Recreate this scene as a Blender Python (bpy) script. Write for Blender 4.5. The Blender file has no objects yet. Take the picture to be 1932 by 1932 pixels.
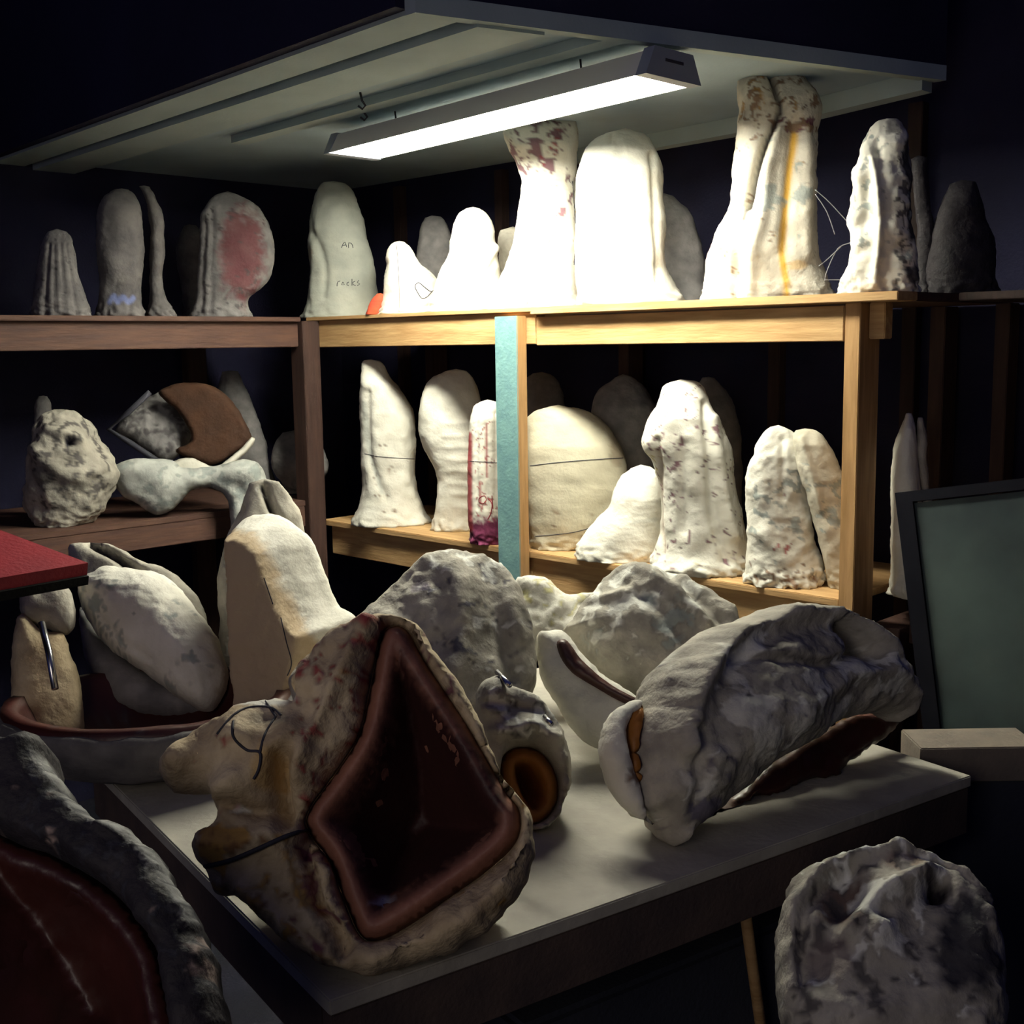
import bpy, bmesh, math, random
import numpy as np
from mathutils import Vector, Matrix
from mathutils.geometry import delaunay_2d_cdt
from mathutils.bvhtree import BVHTree

S = bpy.context.scene
C = S.collection
random.seed(4)
# ------------------------------------------------------------------ camera, world, exposure
F = 2250.0                      # focal length in pixels of the 1932 px frame
EYE = np.array([0.0, 0.0, 1.60])
PITCH = math.atan(316.0 / F)
ROLL = 0.015
_r = np.array([1.0, 0, 0]); _f = np.array([0, math.cos(PITCH), -math.sin(PITCH)]); _u = np.array([0, math.sin(PITCH), math.cos(PITCH)])
RIGHT = math.cos(ROLL) * _r - math.sin(ROLL) * _u
UP = math.sin(ROLL) * _r + math.cos(ROLL) * _u
FWD = _f
cam = bpy.data.cameras.new('camera'); cam.sensor_width = 36.0; cam.lens = F / 1932 * 36.0; cam.clip_start = 0.02
camo = bpy.data.objects.new('camera', cam); C.objects.link(camo)
M = Matrix(((RIGHT[0], UP[0], -FWD[0], 0), (RIGHT[1], UP[1], -FWD[1], 0), (RIGHT[2], UP[2], -FWD[2], EYE[2]), (0, 0, 0, 1)))
camo.matrix_world = M
S.camera = camo
S.view_settings.view_transform = 'Standard'; S.view_settings.look = 'None'
S.view_settings.gamma = 1.0; S.view_settings.use_curve_mapping = False
S.view_settings.exposure = 0.0
w = bpy.data.worlds.new('night'); S.world = w; w.use_nodes = True
w.node_tree.nodes['Background'].inputs[0].default_value = (0.20, 0.24, 0.9, 1)
w.node_tree.nodes['Background'].inputs[1].default_value = 0.06
lt = bpy.data.lights.new('fill_light', 'AREA'); lt.shape = 'RECTANGLE'; lt.size = 0.9; lt.size_y = 1.2; lt.energy = 9.0; lt.color = (1.0, .88, .78)
lto = bpy.data.objects.new('fill_light', lt); C.objects.link(lto); lto.location = (-.95, -0.75, 1.75)     # added weak fill light, unseen behind the viewer
lto.rotation_euler = (Vector((-.1, 1.6, 1.0)) - lto.location).to_track_quat('-Z', 'Y').to_euler()
TUBE = 160.0                     # radiance of the fluorescent tubes

# ------------------------------------------------------------------ geometry helpers
E1 = np.array([1, -1, 0]) / math.sqrt(2)      # along the right-hand rack, towards its near end
E2 = np.array([1, 1, 0]) / math.sqrt(2)       # into the right-hand rack
def W(a, b, z): return a * E1 + b * E2 + np.array([0, 0, z])
def ray(px, py):
    px = np.asarray(px, float); py = np.asarray(py, float)
    return ((px - 966) / F)[..., None] * RIGHT + ((966 - py) / F)[..., None] * UP + FWD
def hit(px, py, P0, n):
    d = ray(px, py); t = ((P0 - EYE) @ n) / (d @ n)
    return EYE + d * np.asarray(t)[..., None]
def on_z(px, py, z): return hit(px, py, np.array([0, 0, z]), np.array([0, 0, 1.0]))
def at(px, py, d): return EYE + ray(px, py) * d
def proj(P):
    q = P - EYE; d = q @ FWD
    return 966 + F * (q @ RIGHT) / d, 966 - F * (q @ UP) / d

def _hash(ix, iy, iz, s):
    h = (ix.astype(np.int64) * 374761393 + iy.astype(np.int64) * 668265263 + iz.astype(np.int64) * 1274126177 + s * 974634777) & 0xffffffff
    h = ((h ^ (h >> 13)) * 1274126177) & 0xffffffff
    h = (h ^ (h >> 16)) & 0xffffff
    return h / float(0xffffff)
def noise(P, freq, seed=0):                     # gradient noise, about -1..1
    Q = P @ _SKEW * freq + seed * 7.31 + 1000; i = np.floor(Q).astype(np.int64); g = Q - i; f = g * g * g * (g * (g * 6 - 15) + 10)
    r = 0
    for dx in (0, 1):
        for dy in (0, 1):
            for dz in (0, 1):
                wgt = (f[:, 0] if dx else 1 - f[:, 0]) * (f[:, 1] if dy else 1 - f[:, 1]) * (f[:, 2] if dz else 1 - f[:, 2])
                a = _hash(i[:, 0] + dx, i[:, 1] + dy, i[:, 2] + dz, seed) * 2 * math.pi; z = _hash(i[:, 0] + dx, i[:, 1] + dy, i[:, 2] + dz, seed + 77) * 2 - 1
                q = np.sqrt(1 - z * z)
                r = r + wgt * (np.cos(a) * q * (g[:, 0] - dx) + np.sin(a) * q * (g[:, 1] - dy) + z * (g[:, 2] - dz))
    return r * 1.7
_SKEW = np.array(Matrix.Rotation(.7, 3, 'X') @ Matrix.Rotation(.5, 3, 'Y') @ Matrix.Rotation(.3, 3, 'Z'))
def fbm(P, freq, seed=0, o=3):
    r = 0; a = 1.0; t = 0
    for k in range(o): r = r + a * noise(P, freq * 2 ** k, seed + k); t += a; a *= .5
    return r / t
def catmull(pts, n, closed=False):
    pts = np.asarray(pts, float); m = len(pts); out = []
    segs = m if closed else m - 1
    for i in range(segs):
        if closed: p = [pts[(i + k) % m] for k in (-1, 0, 1, 2)]
        else: p = [pts[max(i - 1, 0)], pts[i], pts[i + 1], pts[min(i + 2, m - 1)]]
        for t in np.arange(n) / n:
            out.append(.5 * (2 * p[1] + (p[2] - p[0]) * t + (2 * p[0] - 5 * p[1] + 4 * p[2] - p[3]) * t * t + (3 * p[1] - p[0] - 3 * p[2] + p[3]) * t ** 3))
    if not closed: out.append(pts[-1])
    return np.array(out)
def resample(pts, n=None, step=None, closed=False):
    pts = np.asarray(pts, float)
    if closed: pts = np.vstack([pts, pts[:1]])
    L = np.concatenate([[0], np.cumsum(np.linalg.norm(np.diff(pts, axis=0), axis=1))])
    if n is None: n = max(4, int(L[-1] / step))
    s = np.linspace(0, L[-1], n + 1 if closed else n)
    o = np.stack([np.interp(s, L, pts[:, k]) for k in range(pts.shape[1])], 1)
    return o[:-1] if closed else o
def seg_dist(X, Y, pts, closed=False):
    pts = np.asarray(pts, float); d = np.full(X.shape, 1e9)
    m = len(pts); rng = range(m) if closed else range(m - 1)
    if m == 1: return np.hypot(X - pts[0][0], Y - pts[0][1])
    for i in rng:
        a = pts[i]; b = pts[(i + 1) % m]; v = b - a; L = v @ v + 1e-12
        t = np.clip(((X - a[0]) * v[0] + (Y - a[1]) * v[1]) / L, 0, 1)
        d = np.minimum(d, np.hypot(X - a[0] - t * v[0], Y - a[1] - t * v[1]))
    return d
def inside(X, Y, poly):
    poly = np.asarray(poly, float); r = np.zeros(X.shape, bool); m = len(poly)
    for i in range(m):
        x1, y1 = poly[i]; x2, y2 = poly[(i + 1) % m]
        if y1 == y2: continue
        c = ((y1 > Y) != (y2 > Y)) & (X < (x2 - x1) * (Y - y1) / (y2 - y1) + x1)
        r ^= c
    return r
def vnormals(V, Fc):
    N = np.zeros_like(V); Fc = np.asarray(Fc)
    n = np.cross(V[Fc[:, 1]] - V[Fc[:, 0]], V[Fc[:, 2]] - V[Fc[:, 0]])
    for k in range(Fc.shape[1]): np.add.at(N, Fc[:, k], n)
    return N / (np.linalg.norm(N, axis=1)[:, None] + 1e-12)

# ------------------------------------------------------------------ materials
def mat(name, col, rough=.7, metal=0, emit=None, strength=0):
    m = bpy.data.materials.new(name); m.use_nodes = True; b = m.node_tree.nodes['Principled BSDF']
    b.inputs['Base Color'].default_value = (*col, 1); b.inputs['Roughness'].default_value = rough; b.inputs['Metallic'].default_value = metal
    if emit: b.inputs['Emission Color'].default_value = (*emit, 1); b.inputs['Emission Strength'].default_value = strength
    return m
def rough_mat(name, c1, c2, scale=14, rough=.85, bump=.35, bscale=120, stain=True, spec=.3, stretch=(1, 1, 1), detail=6, lo=.35, hi=.65):
    m = mat(name, c1, rough); nt = m.node_tree; b = nt.nodes['Principled BSDF']
    b.inputs['Specular IOR Level'].default_value = spec
    tc = nt.nodes.new('ShaderNodeTexCoord'); mp = nt.nodes.new('ShaderNodeMapping'); mp.inputs['Scale'].default_value = stretch
    nt.links.new(tc.outputs['Object'], mp.inputs[0])
    n1 = nt.nodes.new('ShaderNodeTexNoise'); n1.inputs['Scale'].default_value = scale; n1.inputs['Detail'].default_value = detail
    nt.links.new(mp.outputs[0], n1.inputs['Vector'])
    cr = nt.nodes.new('ShaderNodeValToRGB'); cr.color_ramp.elements[0].position = lo; cr.color_ramp.elements[1].position = hi
    cr.color_ramp.elements[0].color = (*c2, 1); cr.color_ramp.elements[1].color = (*c1, 1)
    nt.links.new(n1.outputs['Fac'], cr.inputs[0])
    out = cr.outputs[0]
    if stain:
        at_ = nt.nodes.new('ShaderNodeAttribute'); at_.attribute_name = 'stain'
        mx = nt.nodes.new('ShaderNodeMix'); mx.data_type = 'RGBA'
        nt.links.new(at_.outputs['Alpha'], mx.inputs[0]); nt.links.new(out, mx.inputs[6]); nt.links.new(at_.outputs['Color'], mx.inputs[7])
        out = mx.outputs[2]
    nt.links.new(out, b.inputs['Base Color'])
    n2 = nt.nodes.new('ShaderNodeTexNoise'); n2.inputs['Scale'].default_value = bscale; n2.inputs['Detail'].default_value = 5
    nt.links.new(mp.outputs[0], n2.inputs['Vector'])
    bp = nt.nodes.new('ShaderNodeBump'); bp.inputs['Strength'].default_value = bump; bp.inputs['Distance'].default_value = .004
    nt.links.new(n2.outputs['Fac'], bp.inputs['Height']); nt.links.new(bp.outputs[0], b.inputs['Normal'])
    return m
PW = rough_mat('plaster_white', (.80, .78, .70), (.66, .64, .56))
PG = rough_mat('plaster_grey', (.50, .47, .40), (.30, .28, .24), scale=18, bump=.5)
PT = rough_mat('plaster_tan', (.66, .54, .36), (.42, .32, .20), scale=16, bump=.6)
PD = rough_mat('plaster_dim', (.26, .25, .25), (.15, .145, .15), scale=20)  # dark copy of the plaster, stands in for weak light
PX = rough_mat('plaster_very_dim', (.16, .15, .15), (.09, .085, .09), scale=20)  # darker still: weak light on the top-left molds put into colour
PB = rough_mat('plaster_blotched', (.62, .62, .56), (.16, .14, .14), scale=26, bump=.6, lo=.42, hi=.56)
RUB = rough_mat('rubber_oxblood', (.055, .013, .010), (.035, .009, .007), scale=9, rough=.42, bump=.12, spec=.5)
RIM = rough_mat('rubber_rim', (.34, .15, .10), (.24, .10, .07), scale=14, rough=.6, bump=.2, spec=.5)
ORG = rough_mat('rubber_amber', (.42, .17, .035), (.26, .10, .02), scale=10, rough=.5, bump=.15)
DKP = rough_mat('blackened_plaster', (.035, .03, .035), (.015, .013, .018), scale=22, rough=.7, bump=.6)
def wood(name, c1, c2, st): return rough_mat(name, c1, c2, scale=9, rough=.7, bump=.25, bscale=30, stain=False, stretch=st, detail=5)
WX = wood('pine_lengthwise', (.62, .40, .19), (.44, .26, .11), (.6, 6, 6))
WY = wood('pine_crosswise', (.60, .38, .18), (.42, .25, .11), (6, .6, 6))
WZ = wood('pine_upright', (.52, .31, .14), (.36, .20, .08), (6, 6, .6))
WDX = wood('dark_wood', (.085, .045, .035), (.055, .028, .025), (.6, 6, 6))  # dark-toned wood of the left rack and rear parts
WDY = wood('dark_wood_crosswise', (.10, .05, .035), (.06, .03, .025), (6, .6, 6))
WDZ = wood('dark_wood_upright', (.055, .028, .022), (.035, .018, .015), (6, 6, .6))
BLUE = rough_mat('blue_paint', (.19, .36, .36), (.14, .28, .30), scale=30, stain=False, bump=.3)
WALL = rough_mat('dark_wall', (.009, .009, .034), (.006, .006, .024), scale=4, stain=False)
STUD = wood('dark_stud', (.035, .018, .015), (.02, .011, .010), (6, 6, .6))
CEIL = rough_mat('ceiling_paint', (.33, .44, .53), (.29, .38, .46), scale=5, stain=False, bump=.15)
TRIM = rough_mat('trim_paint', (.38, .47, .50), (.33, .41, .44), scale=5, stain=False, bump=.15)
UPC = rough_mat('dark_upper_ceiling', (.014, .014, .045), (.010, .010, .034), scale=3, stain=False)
FLOOR = rough_mat('concrete_floor', (.006, .006, .016), (.004, .004, .010), scale=6, stain=False)
TOP = rough_mat('worktop', (.44, .42, .36), (.33, .31, .27), scale=10, stain=False, bump=.35, rough=.75, bscale=60)
TED = rough_mat('worktop_edge', (.10, .07, .06), (.06, .045, .045), scale=10, stain=False)
METAL = mat('white_enamel', (.72, .74, .72), .4); GREY = mat('grey_enamel', (.30, .34, .42), .45)
REFL = mat('white_reflector', (.9, .9, .86), .5)
GLOW = mat('tube_glow', (1, 1, 1), .5, emit=(1.0, .97, .80), strength=TUBE)
STEEL = mat('steel', (.6, .6, .62), .25, 1.0); INK = mat('dark_ink', (.03, .03, .045), .8); BLK = mat('black_frame', (.006, .006, .01), .8); BLK.node_tree.nodes['Principled BSDF'].inputs['Specular IOR Level'].default_value = .05
SHEET = rough_mat('green_grey_sheet', (.07, .10, .095), (.03, .042, .045), scale=3, rough=.4, bump=.05, stain=False, spec=.3)
DBOX = rough_mat('dark_board', (.05, .055, .075), (.035, .04, .06), scale=4, stain=False)
REDP = rough_mat('dark_red_paint', (.30, .025, .035), (.22, .02, .03), scale=8, rough=.5, stain=False)
WEB = mat('cobweb', (.22, .22, .24), .8)
RED = (.30, .03, .04); PUR = (.13, .02, .06); YEL = (.75, .42, .03); BRN = (.20, .10, .05); DRK = (.06, .055, .06); BLU = (.16, .2, .42); SLT = (.30, .34, .33)

# ------------------------------------------------------------------ object helpers
def tag(o, label=None, cat=None, group=None, kind=None):
    if label: o['label'] = label
    if cat: o['category'] = cat
    if group: o['group'] = group
    if kind: o['kind'] = kind
    return o
def thing(name, P, label, cat, group=None):
    o = bpy.data.objects.new(name, None); C.objects.link(o); o.location = P; o.empty_display_size = .05
    return tag(o, label, cat, group)
def mesh_obj(name, V, Fc, m, P=(0, 0, 0), parent=None, smooth=True, colors=None, rotz=0):
    me = bpy.data.meshes.new(name); me.from_pydata([tuple(v) for v in V], [], [tuple(int(i) for i in f) for f in Fc]); me.update()
    if smooth: me.polygons.foreach_set('use_smooth', [True] * len(me.polygons))
    if colors is not None:
        a = me.attributes.new('stain', 'FLOAT_COLOR', 'POINT'); a.data.foreach_set('color', np.asarray(colors, np.float32).ravel())
    me.materials.append(m)
    o = bpy.data.objects.new(name, me); C.objects.link(o)
    P = Vector(P)
    if parent is not None: o.parent = parent; P = P - parent_loc(parent)
    o.location = P; o.rotation_euler[2] = rotz
    return o
def parent_loc(p):
    l = Vector(p.location)
    while p.parent: p = p.parent; l = l + Vector(p.location)
    return l
def box(name, a0, a1, b0, b1, z0, z1, m, parent=None, bev=.002, rot=-math.pi / 4, extra=None, wob=0):
    bm = bmesh.new(); bmesh.ops.create_cube(bm, size=1)
    bmesh.ops.scale(bm, vec=(a1 - a0, b1 - b0, z1 - z0), verts=bm.verts)
    if bev: bmesh.ops.bevel(bm, geom=bm.edges[:], offset=bev, segments=2, affect='EDGES')
    me = bpy.data.meshes.new(name); bm.to_mesh(me); bm.free(); me.materials.append(m)
    if extra:
        me.materials.append(extra[1])
        for p in me.polygons:
            if p.normal.dot(Vector(extra[0])) > .9: p.material_index = 1
    o = bpy.data.objects.new(name, me); C.objects.link(o)
    if rot == -math.pi / 4: P = Vector(W((a0 + a1) / 2, (b0 + b1) / 2, (z0 + z1) / 2))
    else:
        P = Vector((math.cos(rot) * (a0 + a1) / 2 - math.sin(rot) * (b0 + b1) / 2, math.sin(rot) * (a0 + a1) / 2 + math.cos(rot) * (b0 + b1) / 2, (z0 + z1) / 2))
    if parent is not None: o.parent = parent; P = P - parent_loc(parent)
    o.location = P; o.rotation_euler[2] = rot
    return o
def tube(name, pts, r, m, parent=None, P=None, sides=8):
    pts = np.asarray(pts, float); n = len(pts); V = []; Fc = []
    r = np.broadcast_to(np.asarray(r, float), (n,))
    for i in range(n):
        t = pts[min(i + 1, n - 1)] - pts[max(i - 1, 0)]; t = t / (np.linalg.norm(t) + 1e-9)
        a = np.cross(t, [0.13, 0.27, .95]); a /= np.linalg.norm(a) + 1e-9; b = np.cross(t, a)
        for k in range(sides):
            th = 2 * math.pi * k / sides; V.append(pts[i] + r[i] * (math.cos(th) * a + math.sin(th) * b))
    for i in range(n - 1):
        for k in range(sides): k2 = (k + 1) % sides; Fc.append((i * sides + k, i * sides + k2, (i + 1) * sides + k2, (i + 1) * sides + k))
    Fc.append(tuple(range(sides))[::-1]); Fc.append(tuple((n - 1) * sides + k for k in range(sides)))
    O = np.mean(pts, 0) if P is None else np.asarray(P)
    return mesh_obj(name, np.array(V) - O, Fc, m, O, parent)

def sculpt(X, Y, front, feats):
    d = np.zeros(X.shape)
    for f in feats or []:
        if f[0] == 'line':
            q = seg_dist(X, Y, catmull(f[1], 5) if len(f[1]) > 2 else f[1]); v = f[3] * np.exp(-(q / f[2]) ** 2)
        elif f[0] == 'blob':
            v = f[5] * np.exp(-((X - f[1]) / f[3]) ** 2 - ((Y - f[2]) / f[4]) ** 2)
        elif f[0] == 'ramp':        # half plane beyond a line drops by f[4] per pixel
            (x1, y1), (x2, y2) = f[1], f[2]; L = math.hypot(x2 - x1, y2 - y1)
            s = ((X - x1) * (y2 - y1) - (Y - y1) * (x2 - x1)) / L * f[3]; v = f[4] * np.clip(s, 0, f[5])
        d += v
    return d * front
def stains(V, X, Y, front, st, seed):
    V = V + .022 * np.stack([noise(V, 31, seed + 60), noise(V, 31, seed + 61), noise(V, 31, seed + 62)], 1) + .006 * np.stack([noise(V, 110, seed + 63), noise(V, 110, seed + 64), noise(V, 110, seed + 65)], 1)
    col = np.zeros((len(V), 4)); col[:, :3] = .5
    def lay(c, a):
        a = np.clip(a, 0, 1) * front; k = col[:, 3:4] * (1 - a[:, None]); na = a + col[:, 3] * (1 - a)
        col[:, :3] = (np.asarray(c)[None] * a[:, None] + col[:, :3] * k) / (na[:, None] + 1e-6); col[:, 3] = na
    for i, s in enumerate(st or []):
        if s[0] == 'dots':          # dots colour box freq threshold
            x0, y0, x1, y1 = s[2]; e = np.clip(np.minimum(np.minimum(X - x0, x1 - X), np.minimum(Y - y0, y1 - Y)) / 15, 0, 1)
            lay(s[1], np.clip((noise(V, s[3], seed + 31 + i) + .25 * noise(V, s[3] * 3, seed + i) - s[4] + (e - 1) * .6) * 6, 0, .85))
        elif s[0] == 'line':        # line colour pts width strength
            q = seg_dist(X, Y, catmull(s[2], 5) if len(s[2]) > 2 else s[2]); lay(s[1], s[4] * np.exp(-(q / s[3]) ** 4))
        elif s[0] == 'poly':        # poly colour points strength feather
            q = np.where(inside(X, Y, s[2]), 1, -1) * seg_dist(X, Y, s[2], True); lay(s[1], np.clip(q / s[4] + .5 + .9 * fbm(V, 45, seed + i), 0, 1) * s[3])
        elif s[0] == 'blob':        # blob colour x y rx ry strength
            e = 1.2 - np.hypot((X - s[2]) / s[4], (Y - s[3]) / s[5]) + .45 * fbm(V, 35, seed + i); lay(s[1], np.clip(e * 2.5, 0, 1) * s[6])
    return col
def rough_up(V, N, lump, mid, fine, seed):
    d = lump * fbm(V, 9, seed, 2) + mid * .6 * fbm(V, 28, seed + 5, 2) + fine * .8 * fbm(V, 95, seed + 9, 2)
    return V + N * d[:, None]

def spot(px, py, unit, off):
    """point on the column of pixel px that stands `off` behind the front edge of a rack"""
    d = ray(px, py); d = np.array([d[0], d[1], 0.0])
    if unit == 'R': t = (2.404 + off) / (d @ E2)
    else: t = (-3.323 - off) / (d @ E1)
    return d * t
def loft(name, rows, unit, off, zb, m=None, thick=.8, feats=None, st=None, lump=.010, mid=.005, fine=.0018, seed=1, nb=72, nr=84, foot=.010, p=.9,
         label=None, cat='plaster mold', group=None, parent=None, ruff=1.0, lean=0):
    rows = np.asarray(rows, float); m = m or PW
    y0, xa, xb = rows[-1]; xc = (xa + xb) / 2
    P = spot(xc, y0, unit, off); P[2] = zb
    hv = np.array([P[0], P[1], 0]) / math.hypot(P[0], P[1]); rv = np.array([hv[1], -hv[0], 0])
    R = resample(catmull(rows, 6), n=nr)
    L = hit(R[:, 1], R[:, 0], P, hv); Rt = hit(R[:, 2], R[:, 0], P, hv)
    u0 = (L - P) @ rv; u1 = (Rt - P) @ rv; z = (L[:, 2] + Rt[:, 2]) / 2
    z = zb + (z - z[-1]) * (z[0] - zb) / (z[0] - z[-1])
    hw = np.maximum((u1 - u0) / 2, .004); uc = (u1 + u0) / 2; mean = hw[len(hw) // 3:].mean()
    hd = thick * np.sqrt(hw * mean) * np.clip((z[0] - z) / (mean * .9) + .12, 0, 1) ** .5
    hd = np.minimum(hd, thick * mean * 1.5)
    th = np.arange(nb) / nb * 2 * math.pi
    cs = np.sign(np.cos(th)) * np.abs(np.cos(th)) ** p; sn = np.sign(np.sin(th)) * np.abs(np.sin(th)) ** p
    U = uc[:, None] + hw[:, None] * cs; D = hd[:, None] * sn + lean * (z[:, None] - zb); Z = z[:, None] + 0 * U
    V = (U[..., None] * rv + D[..., None] * hv + Z[..., None] * np.array([0, 0, 1.0]) - np.array([0, 0, zb])).reshape(-1, 3)
    front = np.clip(.3 - np.tile(sn, nr), 0, .5) * 2
    top = np.array([[*(uc[0] * rv + lean * (z[0] - zb) * hv)[:2], z[0] - zb + hw[0] * .25]]); bot = np.array([[*(uc[-1] * rv)[:2], 0.0]])
    V = np.vstack([V, top, bot]); front = np.append(front, [1, 0])
    Fc = [(i * nb + k, (i + 1) * nb + k, (i + 1) * nb + (k + 1) % nb, i * nb + (k + 1) % nb) for i in range(nr - 1) for k in range(nb)]
    T = len(V) - 2
    N = -vnormals(V, Fc)
    N[T] = (0, 0, 1); N[T + 1] = (0, 0, 0)
    if np.sum(N[:nb * nr].reshape(nr, nb, 3)[nr // 2] * (V[:nb * nr].reshape(nr, nb, 3)[nr // 2] - V[:nb * nr].reshape(nr, nb, 3)[nr // 2].mean(0))) < 0: N[:T] *= -1
    X, Y = proj(V + P)
    Wn = V + P
    V2 = rough_up(V, N, lump, mid, fine, seed) + N * sculpt(X, Y, front, feats)[:, None]
    low = np.clip(1 - V[:, 2] / .05, 0, 1)
    V2 += N * (low * foot * (.4 + fbm(V, 60, seed + 3, 2) * 1.6))[:, None] * ruff
    V2[:, 2] = np.maximum(V2[:, 2], 0.0008); V2[(V[:, 2] < 1e-4), 2] = 0.0008
    V2[T + 1, 2] = 0.0008
    Fc += [(T, k, (k + 1) % nb) for k in range(nb)] ; Fc += [(T + 1, (nr - 1) * nb + (k + 1) % nb, (nr - 1) * nb + k) for k in range(nb)]
    o = mesh_obj(name, V2, Fc, m, P, parent, colors=stains(V, X, Y, front, st, seed))
    if label: tag(o, label, cat, group)
    return o

def plane_at(px, py, z=None, depth=None, yaw=0, lean=20):
    P0 = on_z(px, py, z) if z is not None else at(px, py, depth)
    h = -np.array([P0[0], P0[1], 0]); h /= np.linalg.norm(h); y = math.radians(yaw)
    h = np.array([h[0] * math.cos(y) - h[1] * math.sin(y), h[0] * math.sin(y) + h[1] * math.cos(y), 0])
    l = math.radians(lean); n = h * math.cos(l) + np.array([0, 0, math.sin(l)])
    return P0, n
def slab(name, outline, plane, front=.04, back=.10, R=.06, Rb=None, step=.006, holes=(), feats=None, st=None, m=None, lump=.008, mid=.005, fine=.002,
         seed=1, floor=None, parent=None, label=None, cat='plaster mold', group=None, prof=None, bfeats=None, ragged=.35, chamfer=False, smooth_out=True):
    """body with the given outline in a leaning plane, swelling `front` towards the viewer and `back` behind"""
    P0, n = plane; n = n / np.linalg.norm(n)
    ux = np.cross([0, 0, 1.0], n); ux /= np.linalg.norm(ux); uy = np.cross(n, ux)
    def loc(pts):
        pts = np.asarray(pts, float); H = hit(pts[:, 0], pts[:, 1], P0, n) - P0; return np.stack([H @ ux, H @ uy], 1)
    O = resample(catmull(loc(outline), 6, True) if smooth_out else loc(outline), step=step * .9, closed=True)
    if ragged:
        q = np.stack([O[:, 0], O[:, 1], 0 * O[:, 0]], 1); c = O.mean(0); dirs = O - np.roll(O, 3, 0); nn = np.stack([-dirs[:, 1], dirs[:, 0]], 1); nn /= np.linalg.norm(nn, axis=1)[:, None] + 1e-9
        O = O + nn * (ragged * .010 * fbm(q, 40, seed + 2, 3))[:, None]
    Hs = [resample(catmull(loc(h), 6, True), step=step * .9, closed=True) for h in holes]
    mn, mx = O.min(0), O.max(0)
    gx, gy = np.meshgrid(np.arange(mn[0], mx[0], step), np.arange(mn[1], mx[1], step)); gx = gx.ravel(); gy = gy.ravel()
    rs = np.random.RandomState(seed); gx = gx + rs.uniform(-.25, .25, gx.shape) * step; gy = gy + rs.uniform(-.25, .25, gy.shape) * step
    dd = seg_dist(gx, gy, O, True); ok = inside(gx, gy, O) & (dd > step * .55)
    for h in Hs: ok &= ~inside(gx, gy, h) & (seg_dist(gx, gy, h, True) > step * .55)
    G = np.stack([gx[ok], gy[ok]], 1)
    pts = np.vstack([O] + Hs + [G]); edges = []; s = 0
    for L in [O] + Hs: edges += [(s + i, s + (i + 1) % len(L)) for i in range(len(L))]; s += len(L)
    nbd = s
    res = delaunay_2d_cdt([Vector(p) for p in pts], edges, [], 0, 1e-7)
    vs = np.array([tuple(v) for v in res[0]]); fs = [f for f in res[2] if len(f) == 3]; fs = np.array(fs)
    cc = vs[fs].mean(1); k = inside(cc[:, 0], cc[:, 1], O)
    for h in Hs: k &= ~inside(cc[:, 0], cc[:, 1], h)
    fs = fs[k]
    a = vs[fs]; ar = (a[:, 1, 0] - a[:, 0, 0]) * (a[:, 2, 1] - a[:, 0, 1]) - (a[:, 1, 1] - a[:, 0, 1]) * (a[:, 2, 0] - a[:, 0, 0])
    fs[ar < 0] = fs[ar < 0][:, ::-1]
    d = seg_dist(vs[:, 0], vs[:, 1], O, True)
    for h in Hs: d = np.minimum(d, seg_dist(vs[:, 0], vs[:, 1], h, True) * 1.6)
    d = np.maximum(d - 1e-4, 0)
    X, Y = proj(P0 + vs[:, :1] * ux + vs[:, 1:2] * uy)
    t = np.clip(d / R, 0, 1); hf = (front * (t if chamfer else np.sqrt(1 - (1 - t) ** 2))) if prof is None else prof(d)
    tb = np.clip(d / (Rb or R), 0, 1); hb = back * np.sqrt(1 - (1 - tb) ** 2)
    nv = len(vs); bd = d < 1e-3
    B = vs[:, :1] * ux + vs[:, 1:2] * uy
    Vf = B + hf[:, None] * n; Vb = B - hb[:, None] * n
    if prof is not None: Vb = Vf - n * (.006 * np.clip(d / .006, 0, 1))[:, None]
    remap = np.where(bd, np.arange(nv), np.arange(nv) + nv)
    V = np.vstack([Vf, Vb]); Fc = np.vstack([fs, remap[fs][:, ::-1]])
    N = vnormals(V, Fc); N[:nv][bd] = 0
    fr = np.concatenate([np.ones(nv), np.zeros(nv)]); Xa = np.tile(X, 2); Ya = np.tile(Y, 2)
    edge = np.clip(np.tile(d, 2) / .012, 0, 1)
    D = (lump * fbm(V, 9, seed, 2) + mid * fbm(V, 28, seed + 5, 2) + fine * fbm(V, 95, seed + 9, 2)) * edge
    V2 = V + N * D[:, None] + n * (sculpt(Xa, Ya, fr, feats) * edge)[:, None]
    if floor is not None: V2[:, 2] = np.maximum(V2[:, 2], floor - P0[2] + .0008)
    used = np.unique(Fc); mp = -np.ones(2 * nv, int); mp[used] = np.arange(len(used))
    col = stains(V, Xa, Ya, fr, st, seed)
    o = mesh_obj(name, V2[used], mp[Fc], m or PW, P0, parent, colors=col[used])
    if label: tag(o, label, cat, group)
    return o
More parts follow.
